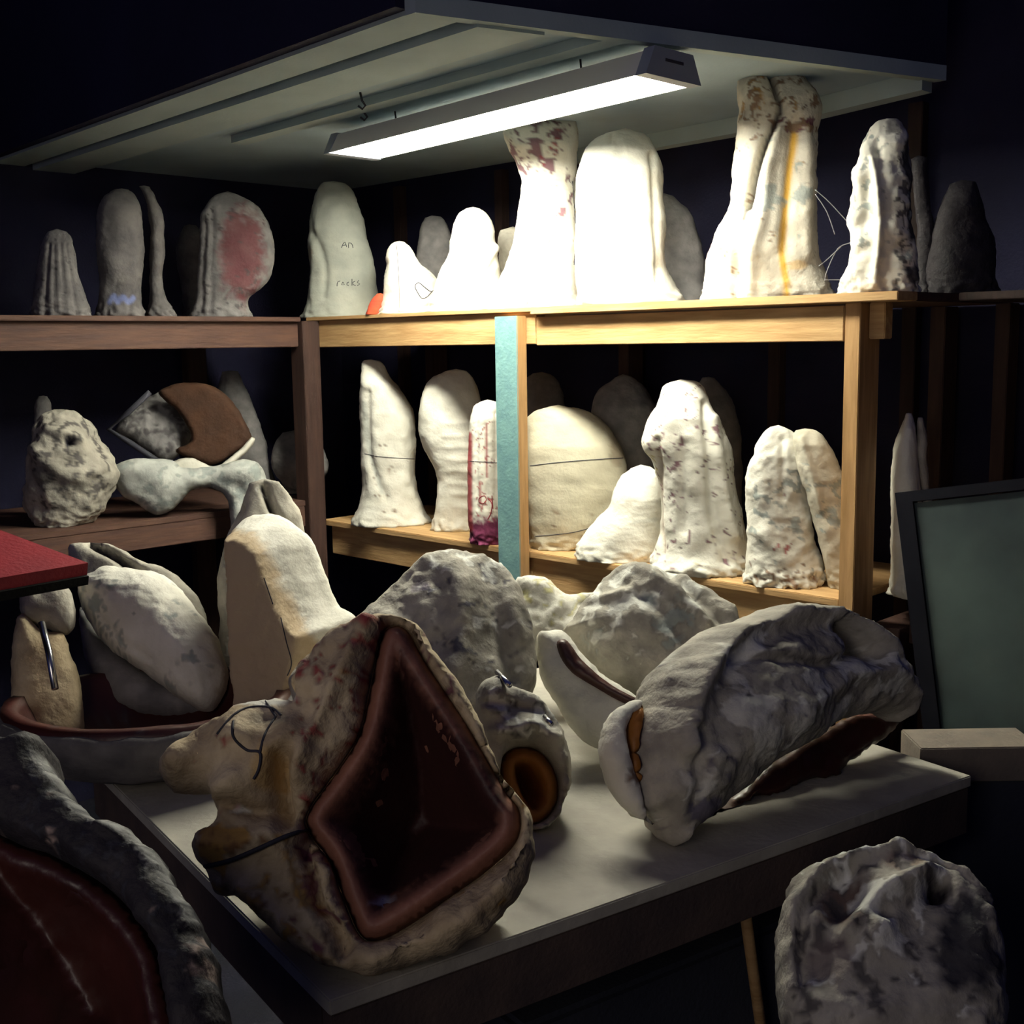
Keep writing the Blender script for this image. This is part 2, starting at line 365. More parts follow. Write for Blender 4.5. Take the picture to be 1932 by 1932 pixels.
def ink(name, target, strokes, r, m, parent=None, lift=.0006):
    if len(strokes) > 1 and name in ('seam', 'tie_wire', 'pencil_line'):
        for q in strokes: ink(name, target, [q], r, m, parent, lift)
        return
    """thin drawn line or string lying on the surface of an object"""
    bpy.context.view_layer.update()
    me = target.data; mw = target.matrix_world; vs = [mw @ v.co for v in me.vertices]
    bv = BVHTree.FromPolygons(vs, [tuple(p.vertices) for p in me.polygons])
    V = []; Fc = []; sides = 5
    for s in strokes:
        q = resample(catmull(s, 6) if len(s) > 2 else np.asarray(s, float), step=4); pts = []
        for x, y in q:
            d = ray(x, y); h = bv.ray_cast(Vector(EYE), Vector(d))
            if h[0] is not None: pts.append(np.array(h[0]) - d / np.linalg.norm(d) * lift)
        if len(pts) < 2: continue
        base = len(V); n = len(pts)
        for i in range(n):
            t = pts[min(i + 1, n - 1)] - pts[max(i - 1, 0)]; t /= np.linalg.norm(t) + 1e-9
            a = np.cross(t, FWD); a /= np.linalg.norm(a) + 1e-9; b = np.cross(t, a)
            for k in range(sides):
                th = 2 * math.pi * k / sides; V.append(pts[i] + r * (math.cos(th) * a + .6 * math.sin(th) * b))
        for i in range(n - 1):
            for k in range(sides): k2 = (k + 1) % sides; Fc.append((base + i * sides + k, base + i * sides + k2, base + (i + 1) * sides + k2, base + (i + 1) * sides + k))
    if not V: return None
    V = np.array(V); O = V.mean(0)
    return mesh_obj(name, V - O, Fc, m, O, parent if parent is not None else target)

# ------------------------------------------------------------------ the room
def struct(o): o['kind'] = 'structure'; return o
struct(box('floor', -4.5, 2.2, -2.5, 4.0, -.05, 0, FLOOR, bev=0))
struct(box('wall_back', -4.2, 2.2, 3.02, 3.12, 0, 2.9, WALL, bev=0))
struct(box('wall_left', -4.10, -4.00, -2.5, 3.02, 0, 2.9, WALL, bev=0))
struct(box('wall_right', 2.1, 2.2, -2.5, 3.02, 0, 2.9, WALL, bev=0))
def prism(name, ab, z0, z1, m):
    V = [W(a, b, z0) for a, b in ab] + [W(a, b, z1) for a, b in ab]; n = len(ab); O = np.mean(V, 0)
    Fc = [tuple(range(n))[::-1], tuple(range(n, 2 * n))] + [(i, (i + 1) % n, n + (i + 1) % n, n + i) for i in range(n)]
    return mesh_obj(name, np.array(V) - O, Fc, m, O, smooth=False)
CZ = 2.225
def aE2(b): return -1.62 + .30 * (b - 1.966)
def cb(b, a): return b - .06 * (a + 2.3)          # the low ceiling runs slightly askew of the rack
def strip(name, b0, b1, aL, z0, z1, m, da=0): return prism(name, [(aL, cb(b0, aL)), (aE2(b0) + da, cb(b0, aE2(b0))), (aE2(b1) + da, cb(b1, aE2(b1))), (aL, cb(b1, aL))], z0, z1, m)
struct(prism('ceiling', [(-4.0, cb(1.552, -4)), (aE2(1.52), 1.515), (aE2(2.8), 2.80), (-1.9, 2.935), (-2.5, 3.02), (-4.0, 3.02)], CZ, CZ + .05, CEIL))
for k, (b0, b1, z0, z1) in enumerate([(1.540, 1.645, CZ - .018, CZ), (1.672, 1.815, CZ - .028, CZ), (1.955, 2.005, CZ - .022, CZ)]):
    struct(strip('trim_%d' % (k + 1), b0, b1, -3.16 if k == 2 else -4.0, z0, z1 - .0005, TRIM, -.002))
struct(prism('trim_4', [(-2.9, 3.0), (-1.9, 2.90), (aE2(2.8) - .002, 2.76), (aE2(2.8) - .002, 2.81), (-1.9, 2.96), (-2.9, 3.019)], CZ - .045, CZ - .0005, TRIM))
struct(prism('trim_5', [(aE2(1.50), 1.50), (aE2(1.50) + .03, 1.50), (aE2(2.81) + .03, 2.81), (aE2(2.81), 2.81)], CZ - .022, CZ + .012, TRIM))
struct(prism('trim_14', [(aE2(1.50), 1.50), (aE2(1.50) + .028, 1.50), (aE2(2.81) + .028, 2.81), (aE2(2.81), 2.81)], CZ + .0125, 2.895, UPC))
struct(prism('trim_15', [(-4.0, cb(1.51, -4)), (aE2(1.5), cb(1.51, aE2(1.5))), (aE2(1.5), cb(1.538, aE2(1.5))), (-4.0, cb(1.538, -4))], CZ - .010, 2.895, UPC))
for i, a in enumerate([-3.6, -3.05, -2.45, -1.93, -1.52, -.95, -.35, .25]):
    struct(box('trim_%d' % (6 + i), a, a + .04, 2.985, 3.02, .0, 2.2, STUD))

# ------------------------------------------------------------------ the fluorescent lamp
LA0, LA1, LB0, LB1, LZ = -2.76, -1.585, 2.012, 2.192, 2.135
def WL(a, b, z): return W(a, b - .093 * (a + 2.17), z) 
lamp = thing('ceiling_lamp', W((LA0 + LA1) / 2, (LB0 + LB1) / 2, LZ), 'long glowing fluorescent strip lamp hung under the low ceiling', 'lamp')
def extr(name, prof, a0, a1, m, parent, closed=True):
    n = len(prof); V = [WL(a0, b, z) for b, z in prof] + [WL(a1, b, z) for b, z in prof]; O = np.mean(V, 0)
    Fc = [(i, (i + 1) % n, n + (i + 1) % n, n + i) for i in range(n if closed else n - 1)]
    if closed: Fc += [tuple(range(n))[::-1], tuple(range(n, 2 * n))]
    return mesh_obj(name, np.array(V) - O, Fc, m, O, parent, smooth=False)
bc = (LB0 + LB1) / 2; TH = .052
o = extr('reflector', [(LB0, LZ), (LB0 + .004, LZ), (bc - .055, LZ + TH - .006), (bc + .055, LZ + TH - .006), (LB1 - .004, LZ), (LB1, LZ), (bc + .06, LZ + TH), (bc - .06, LZ + TH)], LA0, LA1, REFL, lamp)
for s, a in ((-1, LA0), (1, LA1)):
    cap = extr('end_cap', [(LB0 - .003, LZ - .002), (LB1 + .003, LZ - .002), (bc + .064, LZ + TH + .004), (bc - .064, LZ + TH + .004)], a - (.03 if s < 0 else 0), a + (.03 if s > 0 else 0), GREY, lamp)
    tag(cap, 'grey end cap')
    slot = extr('slot', [(bc - .03, LZ + .03), (bc + .03, LZ + .03), (bc + .03, LZ + .036), (bc - .03, LZ + .036)], a + s * .0302 - .0005, a + s * .0302 + .0008, INK, cap)
for b in (bc - .032, bc + .032):
    pts = [WL(a, b, LZ + .020) for a in np.linspace(LA0 + .012, LA1 - .012, 3)]
    tag(tube('fluorescent_tube', pts, .0135, GLOW, lamp, sides=16), 'glowing tube')
for a in (LA0 + .2, LA1 - .25):
    tube('hook', [WL(a, bc, LZ + TH), WL(a, bc + .004, LZ + TH + .006), WL(a, bc, CZ)], .0025, INK, lamp)
for (x, y) in ((680, 190), (684, 212)):
    P = on_z(x, y, CZ - .02); h = tube('ceiling_hook', [P + (0, 0, .02), P + (0.004, 0, .0), P + (.012, 0, -.012), P + (.004, 0, -.02), P + (-.006, 0, -.012)], .003, INK)
    tag(h, 'small dark hook screwed into the ceiling %s' % ('batten left above the lamp' if y == 190 else 'just below the batten hook, left of the lamp'), 'hook')

# ------------------------------------------------------------------ racks
ZT, ZM, ZML = 1.700, 1.013, 1.088
rr = thing('storage_rack', W(-2.3, 2.7, 0), 'pine two by four rack under the lamp with one blue-painted post', 'rack')
box('shelf_board', -3.36, -2.30, 2.392, 2.98, ZT - .012, ZT, WX, rr)
box('shelf_board', -2.299, -1.222, 2.380, 2.470, ZT - .020, ZT, WX, rr)
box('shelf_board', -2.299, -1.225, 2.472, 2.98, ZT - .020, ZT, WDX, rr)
box('rail', -3.33, -2.30, 2.404, 2.442, 1.600, ZT - .0125, WX, rr)
box('rail', -2.299, -1.36, 2.404, 2.442, 1.596, ZT - .026, WX, rr)
tag(box('post', -1.358, -1.320, 2.404, 2.493, 0, ZT - .0205, WZ, rr), 'right-hand pine post')
box('side_rail', -1.319, -1.281, 2.44, 2.475, 1.600, ZT - .0205, WX, rr)
box('side_rail', -1.319, -1.24, 2.47, 2.95, .82, .95, WDX, rr)
bp = box('post', -2.424, -2.335, 2.365, 2.4035, 0, ZT - .022, WZ, rr, extra=((0, -1, 0), BLUE)); tag(bp, 'post with chipped blue paint on its face')
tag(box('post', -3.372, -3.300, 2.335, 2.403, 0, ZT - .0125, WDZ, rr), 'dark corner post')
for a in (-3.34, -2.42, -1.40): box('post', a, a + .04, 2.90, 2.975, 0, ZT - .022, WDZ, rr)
box('shelf_board', -3.34, -1.36, 2.410, 2.895, ZM - .018, ZM, WX, rr)
box('rail', -3.30, -2.34, 2.424, 2.462, ZM - .115, ZM - .0185, WX, rr)
box('rail', -2.34, -1.36, 2.424, 2.462, ZM - .115, ZM - .0185, WX, rr)
box('shelf_board', -3.34, -1.36, 2.410, 2.895, .40, .42, WX, rr)
lr = thing('storage_rack', W(-3.6, 1.2, 0), 'dark wooden rack on the left, running away into the corner', 'rack')
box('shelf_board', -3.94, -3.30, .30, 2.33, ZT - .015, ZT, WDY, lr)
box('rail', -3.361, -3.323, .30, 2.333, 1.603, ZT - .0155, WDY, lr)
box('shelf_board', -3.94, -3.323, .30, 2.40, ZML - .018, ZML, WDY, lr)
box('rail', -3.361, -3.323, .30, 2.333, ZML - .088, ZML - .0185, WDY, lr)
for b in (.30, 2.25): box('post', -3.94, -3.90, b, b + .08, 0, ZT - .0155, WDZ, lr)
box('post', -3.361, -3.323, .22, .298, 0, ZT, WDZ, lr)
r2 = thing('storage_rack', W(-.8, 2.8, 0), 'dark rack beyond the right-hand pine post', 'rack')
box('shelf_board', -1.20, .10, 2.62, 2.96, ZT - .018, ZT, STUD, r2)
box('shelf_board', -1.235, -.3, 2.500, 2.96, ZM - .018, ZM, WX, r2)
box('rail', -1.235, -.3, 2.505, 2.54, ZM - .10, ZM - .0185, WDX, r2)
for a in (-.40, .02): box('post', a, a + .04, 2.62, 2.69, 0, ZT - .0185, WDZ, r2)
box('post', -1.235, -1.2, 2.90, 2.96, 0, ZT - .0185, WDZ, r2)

# ------------------------------------------------------------------ work table
ZW = .85
TA = math.radians(34.3)
tc0 = np.array([-.22, 1.29])       # near corner of the top
td = np.array([math.cos(TA), math.sin(TA)]); tn = np.array([-td[1], td[0]])
_c = tc0; TX = _c @ td; TY = _c @ tn
table = thing('work_table', (tc0[0] + .3 * td[0] + .4 * tn[0], tc0[1] + .3 * td[1] + .4 * tn[1], 0), 'long low work table with a pale top and dark edge, crowded with molds', 'table')
TL, TD = 1.22, 1.02
box('tabletop', TX, TX + TL, TY, TY + TD, ZW - .02, ZW, TOP, table, rot=TA)
tag(box('apron', TX + .004, TX + TL - .004, TY + .002, TY + .03, ZW - .105, ZW - .0205, TED, table, rot=TA), 'dark apron')
box('apron', TX + .004, TX + .03, TY + .031, TY + TD - .01, ZW - .105, ZW - .0205, TED, table, rot=TA)
box('apron', TX + TL - .03, TX + TL - .004, TY + .031, TY + TD - .01, ZW - .105, ZW - .0205, TED, table, rot=TA)
for x in (TX + .04, TX + TL - .11):
    for y in (TY + .04, TY + TD - .11): box('leg', x, x + .07, y, y + .07, 0, ZW - .021, TED, table, rot=TA)

# ------------------------------------------------------------------ molds on the top shelf
G1 = 'plaster molds on the top shelf'
def top(rows, off, label, unit='R', **k): return loft('plaster_mold', rows, unit, off, ZT, label=label, group=G1, **k)
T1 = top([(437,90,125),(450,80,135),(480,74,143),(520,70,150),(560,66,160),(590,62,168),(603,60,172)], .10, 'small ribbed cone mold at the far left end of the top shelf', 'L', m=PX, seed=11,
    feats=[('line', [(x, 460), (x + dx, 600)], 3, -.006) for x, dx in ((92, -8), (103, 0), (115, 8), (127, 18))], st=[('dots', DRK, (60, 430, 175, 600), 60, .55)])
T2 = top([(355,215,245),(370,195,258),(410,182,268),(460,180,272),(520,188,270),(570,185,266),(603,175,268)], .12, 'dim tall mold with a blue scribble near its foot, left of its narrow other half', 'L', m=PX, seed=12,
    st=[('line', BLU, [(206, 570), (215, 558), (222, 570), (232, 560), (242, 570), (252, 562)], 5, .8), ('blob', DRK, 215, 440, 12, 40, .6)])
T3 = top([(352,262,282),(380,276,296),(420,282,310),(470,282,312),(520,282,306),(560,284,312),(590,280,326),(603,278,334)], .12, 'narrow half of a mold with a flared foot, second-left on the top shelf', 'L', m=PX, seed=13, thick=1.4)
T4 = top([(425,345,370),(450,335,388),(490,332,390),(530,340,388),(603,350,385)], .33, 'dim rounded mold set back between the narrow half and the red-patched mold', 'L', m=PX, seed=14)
T5 = top([(365,410,450),(380,392,475),(410,380,500),(450,376,513),(500,374,515),(540,372,500),(560,370,475),(575,368,468),(602,362,472)], .10, 'round-headed mold with a large dark red patch on the top shelf', 'L', m=PD, seed=15, thick=.5,
    st=[('blob', (.10, .012, .02), 455, 480, 42, 85, .8), ('dots', DRK, (370, 370, 515, 600), 50, .45)], feats=[('line', [(385, 420), (380, 590)], 6, -.008), ('line', [(400, 400), (398, 590)], 5, -.006)])
T6 = top([(345,610,648),(360,597,665),(400,586,682),(450,583,696),(500,585,705),(550,582,712),(585,575,720),(600,568,722)], .14, 'tall tapered white mold with two lines of faint handwriting', m=rough_mat('plaster_greenish', (.47, .49, .43), (.36, .38, .34)), seed=16,
    feats=[('line', [(592, 440), (612, 500), (610, 560)], 6, -.012), ('line', [(598, 420), (590, 520), (592, 590)], 5, .006)], st=[('blob', BRN, 588, 478, 6, 14, .4)])
ink('handwriting', T6, [[(644, 468), (650, 456), (654, 466)], [(646, 463), (653, 462)], [(658, 468), (658, 458), (664, 460), (666, 468)], [(636, 540), (637, 532), (642, 530)], [(647, 532), (644, 537), (650, 537), (647, 532)],
    [(658, 532), (653, 536), (658, 539)], [(664, 526), (664, 539)], [(670, 530), (664, 535), (671, 539)], [(677, 529), (673, 532), (679, 536), (674, 539)]], .0012, INK)
T7 = top([(456,745,762),(465,733,775),(485,728,785),(500,729,797),(515,727,815),(535,725,828),(560,722,826),(590,712,822)], .09, 'small white mold with a black penned loop and a vertical seam', seed=17, lump=.004,
    st=[('dots', SLT, (780, 480, 826, 530), 70, .1), ('blob', BRN, 730, 492, 5, 7, .5)])
ink('pen_mark', T7, [[(788, 552), (783, 540), (790, 533), (800, 541), (812, 550), (818, 548), (823, 540)], [(788, 552), (796, 563), (806, 560), (814, 551)]], .0015, INK)
ink('seam', T7, [[(748, 462), (751, 500), (753, 540), (753, 588)]], .0009, INK)
RS = loft('rubber_scrap', [(555,712,724),(565,702,726),(578,694,722),(590,690,716)], 'R', .005, ZT, m=rough_mat('orange_rubber', (.55, .08, .03), (.38, .05, .03)), label='small orange-red rubber scrap between the handwritten mold and the small seamed one', cat='rubber scrap', lump=.003, nr=20, nb=24, foot=.002)
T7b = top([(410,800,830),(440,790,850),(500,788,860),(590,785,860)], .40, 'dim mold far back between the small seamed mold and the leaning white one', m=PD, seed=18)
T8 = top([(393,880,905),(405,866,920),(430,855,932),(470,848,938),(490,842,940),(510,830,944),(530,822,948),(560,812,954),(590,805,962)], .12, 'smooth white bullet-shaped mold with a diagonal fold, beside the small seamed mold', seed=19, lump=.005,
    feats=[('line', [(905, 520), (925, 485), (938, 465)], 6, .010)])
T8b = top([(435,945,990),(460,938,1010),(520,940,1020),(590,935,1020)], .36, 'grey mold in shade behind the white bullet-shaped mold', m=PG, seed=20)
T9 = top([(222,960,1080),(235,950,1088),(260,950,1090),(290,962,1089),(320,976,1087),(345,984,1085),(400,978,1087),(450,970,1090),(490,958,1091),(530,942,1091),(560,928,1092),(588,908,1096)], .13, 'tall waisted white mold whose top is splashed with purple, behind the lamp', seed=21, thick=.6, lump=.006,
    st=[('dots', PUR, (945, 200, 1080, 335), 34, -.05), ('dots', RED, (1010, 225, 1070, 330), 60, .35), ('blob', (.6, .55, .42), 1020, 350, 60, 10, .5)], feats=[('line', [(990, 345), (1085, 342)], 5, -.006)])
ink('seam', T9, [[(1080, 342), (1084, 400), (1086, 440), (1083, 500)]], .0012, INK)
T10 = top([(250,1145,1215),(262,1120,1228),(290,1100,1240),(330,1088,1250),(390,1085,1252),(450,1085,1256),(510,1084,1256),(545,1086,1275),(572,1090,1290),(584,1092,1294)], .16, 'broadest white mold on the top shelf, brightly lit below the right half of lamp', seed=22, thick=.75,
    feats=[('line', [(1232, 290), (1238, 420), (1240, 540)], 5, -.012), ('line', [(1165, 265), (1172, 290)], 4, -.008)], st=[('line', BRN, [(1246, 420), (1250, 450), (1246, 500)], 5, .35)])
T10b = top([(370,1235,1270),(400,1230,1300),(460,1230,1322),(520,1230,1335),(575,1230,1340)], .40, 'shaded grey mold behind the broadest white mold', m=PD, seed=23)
T11 = top([(118,1410,1480),(130,1398,1510),(160,1390,1527),(190,1390,1546),(225,1392,1548),(250,1390,1540),(300,1386,1536),(350,1384,1537),(400,1372,1540),(440,1350,1541),(480,1338,1545),(520,1332,1556),(550,1330,1568),(570,1328,1572)], .17,
    'tallest mold with a long black split and a yellow run, reaching the ceiling', seed=24, thick=.62, nb=110, nr=140, lump=.014, mid=.006, m=rough_mat('plaster_worn', (.74, .70, .60), (.50, .47, .40), scale=16, bump=.6),
    feats=[('line', [(1446, 118), (1462, 160), (1472, 200), (1462, 235), (1442, 275), (1425, 330), (1412, 390)], 6, -.034), ('line', [(1465, 250), (1450, 320), (1440, 400), (1420, 470), (1412, 560)], 10, .014),
           ('line', [(1425, 130), (1425, 200), (1408, 230)], 14, .01), ('line', [(1500, 230), (1490, 330), (1480, 470)], 12, -.014), ('line', [(1520, 240), (1524, 480)], 12, .012),
           ('line', [(1385, 380), (1392, 480), (1385, 560)], 8, -.012)],
    st=[('dots', BRN, (1390, 118, 1548, 260), 40, .15), ('dots', (.4, .2, .03), (1390, 120, 1450, 230), 30, .2), ('dots', PUR, (1470, 200, 1545, 260), 50, .25), ('line', (.035, .03, .03), [(1446, 118), (1462, 160), (1472, 200), (1462, 235), (1442, 275), (1425, 330), (1412, 390), (1404, 415)], 4, .8),
        ('line', YEL, [(1500, 255), (1490, 330), (1482, 400), (1476, 480), (1482, 520), (1484, 560)], 7, .9), ('blob', YEL, 1505, 500, 18, 10, .4), ('blob', RED, 1342, 500, 6, 50, .5), ('dots', BRN, (1330, 380, 1400, 570), 40, .45), ('dots', SLT, (1430, 250, 1540, 480), 16, .35)])
T12 = top([(228,1655,1690),(240,1640,1705),(280,1625,1716),(320,1608,1722),(350,1604,1722),(400,1602,1724),(450,1606,1728),(490,1604,1730),(520,1592,1732),(552,1586,1734)], .13, 'craggy white mold black down its right side, at the open end of top shelf', seed=25, thick=.6, mid=.012, lump=.012, nb=100, nr=120,
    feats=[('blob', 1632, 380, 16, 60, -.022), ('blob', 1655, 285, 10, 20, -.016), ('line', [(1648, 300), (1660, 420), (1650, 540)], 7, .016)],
    st=[('blob', (.02, .02, .03), 1722, 300, 16, 60, .95), ('blob', (.02, .02, .03), 1726, 400, 12, 60, .95), ('blob', (.02, .02, .03), 1722, 520, 16, 18, .9), ('dots', SLT, (1612, 250, 1650, 480), 32, -.05), ('dots', DRK, (1680, 240, 1735, 552), 50, .2), ('blob', DRK, 1690, 240, 20, 14, .6)])  # near-black blobs down the right side
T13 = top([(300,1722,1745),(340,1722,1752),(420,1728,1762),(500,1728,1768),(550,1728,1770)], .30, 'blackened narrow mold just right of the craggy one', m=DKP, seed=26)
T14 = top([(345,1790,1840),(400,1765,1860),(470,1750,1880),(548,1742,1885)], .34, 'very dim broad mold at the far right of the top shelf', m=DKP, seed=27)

# ------------------------------------------------------------------ molds on the middle shelf
G2 = 'plaster molds on the middle shelf'
def midm(rows, off, label, unit='R', z=None, **k): return loft('plaster_mold', rows, unit, off, (ZM if unit == 'R' else ZML) if z is None else z, label=label, group=G2, **k)
M1 = midm([(680,688,712),(688,683,724),(720,681,742),(760,680,768),(800,679,783),(850,681,784),(900,684,785),(940,684,789),(965,679,797),(990,668,806),(1005,663,812)], .10, 'tall pointed white mold with a flared foot, nearest the dark corner post', seed=31, lump=.008, mid=.007,
    st=[('dots', BRN, (690, 820, 760, 990), 50, .42), ('line', SLT, [(686, 760), (692, 840), (720, 930)], 5, .5)], feats=[('line', [(694, 740), (696, 860), (728, 940)], 7, -.010)])
ink('seam', M1, [[(688, 856), (720, 862), (782, 866)]], .0010, INK)
M2 = midm([(700,840,880),(715,815,893),(745,797,905),(790,790,914),(830,793,916),(870,812,910),(900,824,902),(930,824,900),(970,820,900),(1000,817,902)], .15, 'round-headed mold narrowing to a ribbed neck, behind the red-streaked one', seed=32, thick=.7, lump=.005,
    feats=[('line', [(835 + 3 * i, 800 + 22 * i), (900 - 7 * (i % 3), 797 + 23 * i + 3 * (i % 2))], 3.5 + i % 2, .0028) for i in range(8)])
M3 = midm([(758,905,935),(768,893,948),(800,886,956),(850,883,960),(900,882,961),(960,882,961),(1000,885,961),(1030,892,955)], .035, 'red-streaked white column mold with a purple foot beside the blue post', seed=33, thick=.7, lump=.002, mid=.003, nb=100, nr=110,
    feats=[('line', [(x, 780), (x, 960)], 3, -.004) for x in (900, 918, 935)],
    st=[('blob', PUR, 925, 1010, 50, 34, 1), ('line', RED, [(885, 820), (886, 1000)], 6, .95), ('line', RED, [(957, 930), (952, 1010)], 7, .9), ('dots', RED, (885, 780, 960, 1000), 60, .38), ('line', RED, [(918, 800), (918, 850), (919, 900)], 2.5, .8), ('line', RED, [(905, 910), (906, 950)], 2.5, .8)])
ink('pen_mark', M3, [[(914, 935), (906, 938), (903, 946), (912, 950), (918, 942), (914, 935)], [(920, 940), (928, 950), (926, 968), (920, 980)], [(928, 935), (930, 960)]], .0015, mat('red_ink', (.25, .02, .03), .8))
ink('seam', M3, [[(884, 870), (940, 873), (958, 872)]], .0009, INK)
M4 = midm([(768,1035,1072),(776,1008,1105),(800,985,1140),(840,978,1168),(880,976,1182),(920,978,1185),(960,984,1178),(1000,992,1165),(1035,1000,1130),(1050,1005,1115)], .12, 'large rounded dome mold crossed by two thin lines, right of the blue post', m=rough_mat('plaster_cream', (.66, .62, .48), (.54, .50, .38), scale=12), seed=34, thick=.6, lump=.004,
    st=[('blob', BRN, 1165, 850, 14, 30, .4), ('dots', BRN, (1020, 930, 1160, 1040), 24, .4)])
ink('seam', M4, [[(1000, 879), (1060, 872), (1140, 866), (1180, 864)], [(1010, 1012), (1080, 1005), (1130, 990), (1160, 975)]], .0012, INK)
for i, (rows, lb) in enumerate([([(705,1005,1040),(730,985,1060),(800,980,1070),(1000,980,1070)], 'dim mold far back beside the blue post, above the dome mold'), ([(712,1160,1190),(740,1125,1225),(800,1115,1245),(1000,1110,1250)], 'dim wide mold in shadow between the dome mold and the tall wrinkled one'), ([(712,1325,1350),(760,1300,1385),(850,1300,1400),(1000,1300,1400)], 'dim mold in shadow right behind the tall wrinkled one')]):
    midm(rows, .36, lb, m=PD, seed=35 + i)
M5 = midm([(882,1190,1228),(900,1172,1250),(930,1155,1258),(970,1146,1262),(1000,1122,1262),(1030,1100,1260),(1060,1088,1256),(1075,1090,1252)], .10, 'low slumped white mold leaning on the left side of the tall wrinkled one', seed=38, lump=.006, st=[('line', SLT, [(1195, 985), (1240, 980)], 4, .3)])
M6 = midm([(722,1262,1308),(732,1250,1325),(770,1240,1345),(800,1220,1358),(830,1211,1370),(855,1214,1378),(885,1228,1382),(940,1242,1390),(990,1246,1400),(1030,1243,1408),(1070,1234,1416),(1108,1232,1420)], .10,
    'tall wrinkled white mold with a yellowish shoulder, centre of the middle shelf', seed=39, thick=.8, lump=.010, mid=.004, nb=110, nr=130, foot=.016,
    feats=[('line', [(1330, 760), (1338, 900), (1342, 980), (1370, 1060)], 6, -.014), ('line', [(1345, 790), (1360, 900), (1385, 1010)], 10, .012), ('line', [(1240, 830), (1245, 950), (1246, 1050)], 6, -.014), ('blob', 1225, 840, 14, 24, .012), ('blob', 1300, 1075, 70, 16, .02), ('line', [(1290, 840), (1290, 1000)], 10, -.010)],
    st=[('dots', (.55, .48, .16), (1210, 800, 1262, 900), 40, .2), ('line', BRN, [(1240, 850), (1245, 950), (1248, 1040)], 5, .5), ('dots', BRN, (1350, 780, 1400, 980), 50, .6), ('dots', RED, (1270, 840, 1360, 1010), 50, .85), ('dots', PUR, (1290, 1085, 1420, 1112), 50, -.1)])
M7 = midm([(810,1455,1482),(822,1440,1500),(850,1425,1512),(900,1410,1519),(950,1406,1524),(1000,1408,1531),(1050,1410,1540),(1090,1410,1550),(1125,1412,1550),(1136,1418,1544)], .085, 'left half of the split mold, rust-spotted at its foot, against the right-hand post', seed=40, thick=.6, lump=.008, mid=.009, nb=100, nr=110, foot=.016, lean=.02,
    feats=[('line', [(1440, 1010), (1530, 1120)], 16, .008), ('blob', 1470, 1100, 50, 26, .012), ('line', [(1475, 830), (1478, 940)], 6, -.006)], st=[('dots', BRN, (1410, 1050, 1545, 1136), 55, .28), ('dots', SLT, (1410, 870, 1520, 1010), 32, .15), ('dots', RED, (1445, 1020, 1500, 1060), 60, .2)])
M8 = midm([(812,1502,1535),(822,1496,1552),(860,1498,1575),(920,1516,1592),(980,1530,1604),(1040,1544,1612),(1100,1560,1618),(1136,1572,1622)], .13, 'right half of the split mold, leaning away and partly behind the post', seed=41, thick=.8, lump=.006, mid=.006, m=rough_mat('plaster_buff', (.62, .58, .48), (.48, .45, .36)),
    feats=[('line', [(1512, 830), (1535, 900), (1550, 960)], 7, .008)], st=[('dots', SLT, (1500, 860, 1600, 1000), 30, .2)])
R1 = midm([(780,1708,1720),(810,1698,1728),(850,1686,1732),(900,1681,1735),(950,1680,1738),(1050,1680,1740),(1150,1680,1742)], .17, 'narrow white mold half standing just beyond the right-hand post', seed=42, thick=2.0, lump=.003)
R2 = midm([(788,1731,1742),(830,1730,1750),(880,1731,1748),(1000,1745,1762),(1150,1748,1765)], .19, 'slim bluish-white mold half behind the black-framed panel, beside its pair', seed=43, thick=2.0, lump=.003, m=PG)

# left rack, middle shelf
L1 = midm([(775,85,120),(790,66,165),(830,54,195),(870,48,212),(910,48,213),(945,52,198),(970,66,158)], .14, 'craggy rounded lump with a dark hole at the left rack end', 'L', m=PG, seed=51, lump=.02, mid=.016, thick=.9, nb=100, nr=90,
    feats=[('blob', 130, 834, 8, 7, -.03), ('line', [(70, 850), (130, 900), (190, 880)], 12, .014), ('line', [(90, 810), (150, 830)], 10, .014)], st=[('blob', (.02, .02, .03), 130, 834, 9, 9, 1), ('dots', DRK, (50, 780, 215, 970), 40, .2), ('blob', DRK, 85, 900, 22, 26, .5)])
L0 = midm([(748,74,90),(765,68,96),(800,66,98),(970,62,100)], .36, 'stubby grey mold peeking over the craggy lump', 'L', m=PD, seed=52)
PL = plane_at(360, 975, depth=3.72, lean=4)
L2 = slab('plaster_mold', [(212,885),(250,866),(322,868),(345,882),(400,880),(450,868),(484,872),(504,905),(512,968),(502,1030),(480,1055),(445,1050),(436,1000),(430,945),(405,922),(370,922),(350,935),(330,958),(300,972),(278,965),(255,948),(225,930)], PL, .05, .05, .05, step=.008, seed=53,
    label='bone-shaped grey-white mold arched over the edge of the left middle shelf', group=G2, feats=[('blob', 300, 910, 25, 30, .02), ('blob', 460, 890, 30, 20, .01), ('line', [(385, 895), (450, 920), (480, 990)], 14, -.012)], st=[('blob', DRK, 240, 905, 28, 25, .5), ('dots', SLT, (220, 860, 500, 970), 25, .2)], m=rough_mat('plaster_bluegrey', (.60, .62, .58), (.42, .44, .42)))
PL3 = plane_at(280, 872, depth=3.80, lean=25)
L3 = slab('plaster_mold', [(222,803),(250,772),(288,745),(320,750),(338,778),(362,815),(350,842),(325,868),(300,872),(258,842),(222,820)], PL3, .05, .06, .05, step=.008, seed=54, mid=.012, m=PD,
    label='lumpy grey mold half propped against the rust-brown shell on the left rack', group=G2, st=[('dots', DRK, (220, 740, 365, 875), 35, .1)])
tube('dark_gasket', [at(x, y, 3.74) for x, y in ((283, 740), (240, 780), (205, 810), (245, 835), (298, 870), (325, 872))], .009, INK, L3)
PL4 = plane_at(405, 875, depth=3.78, lean=12)
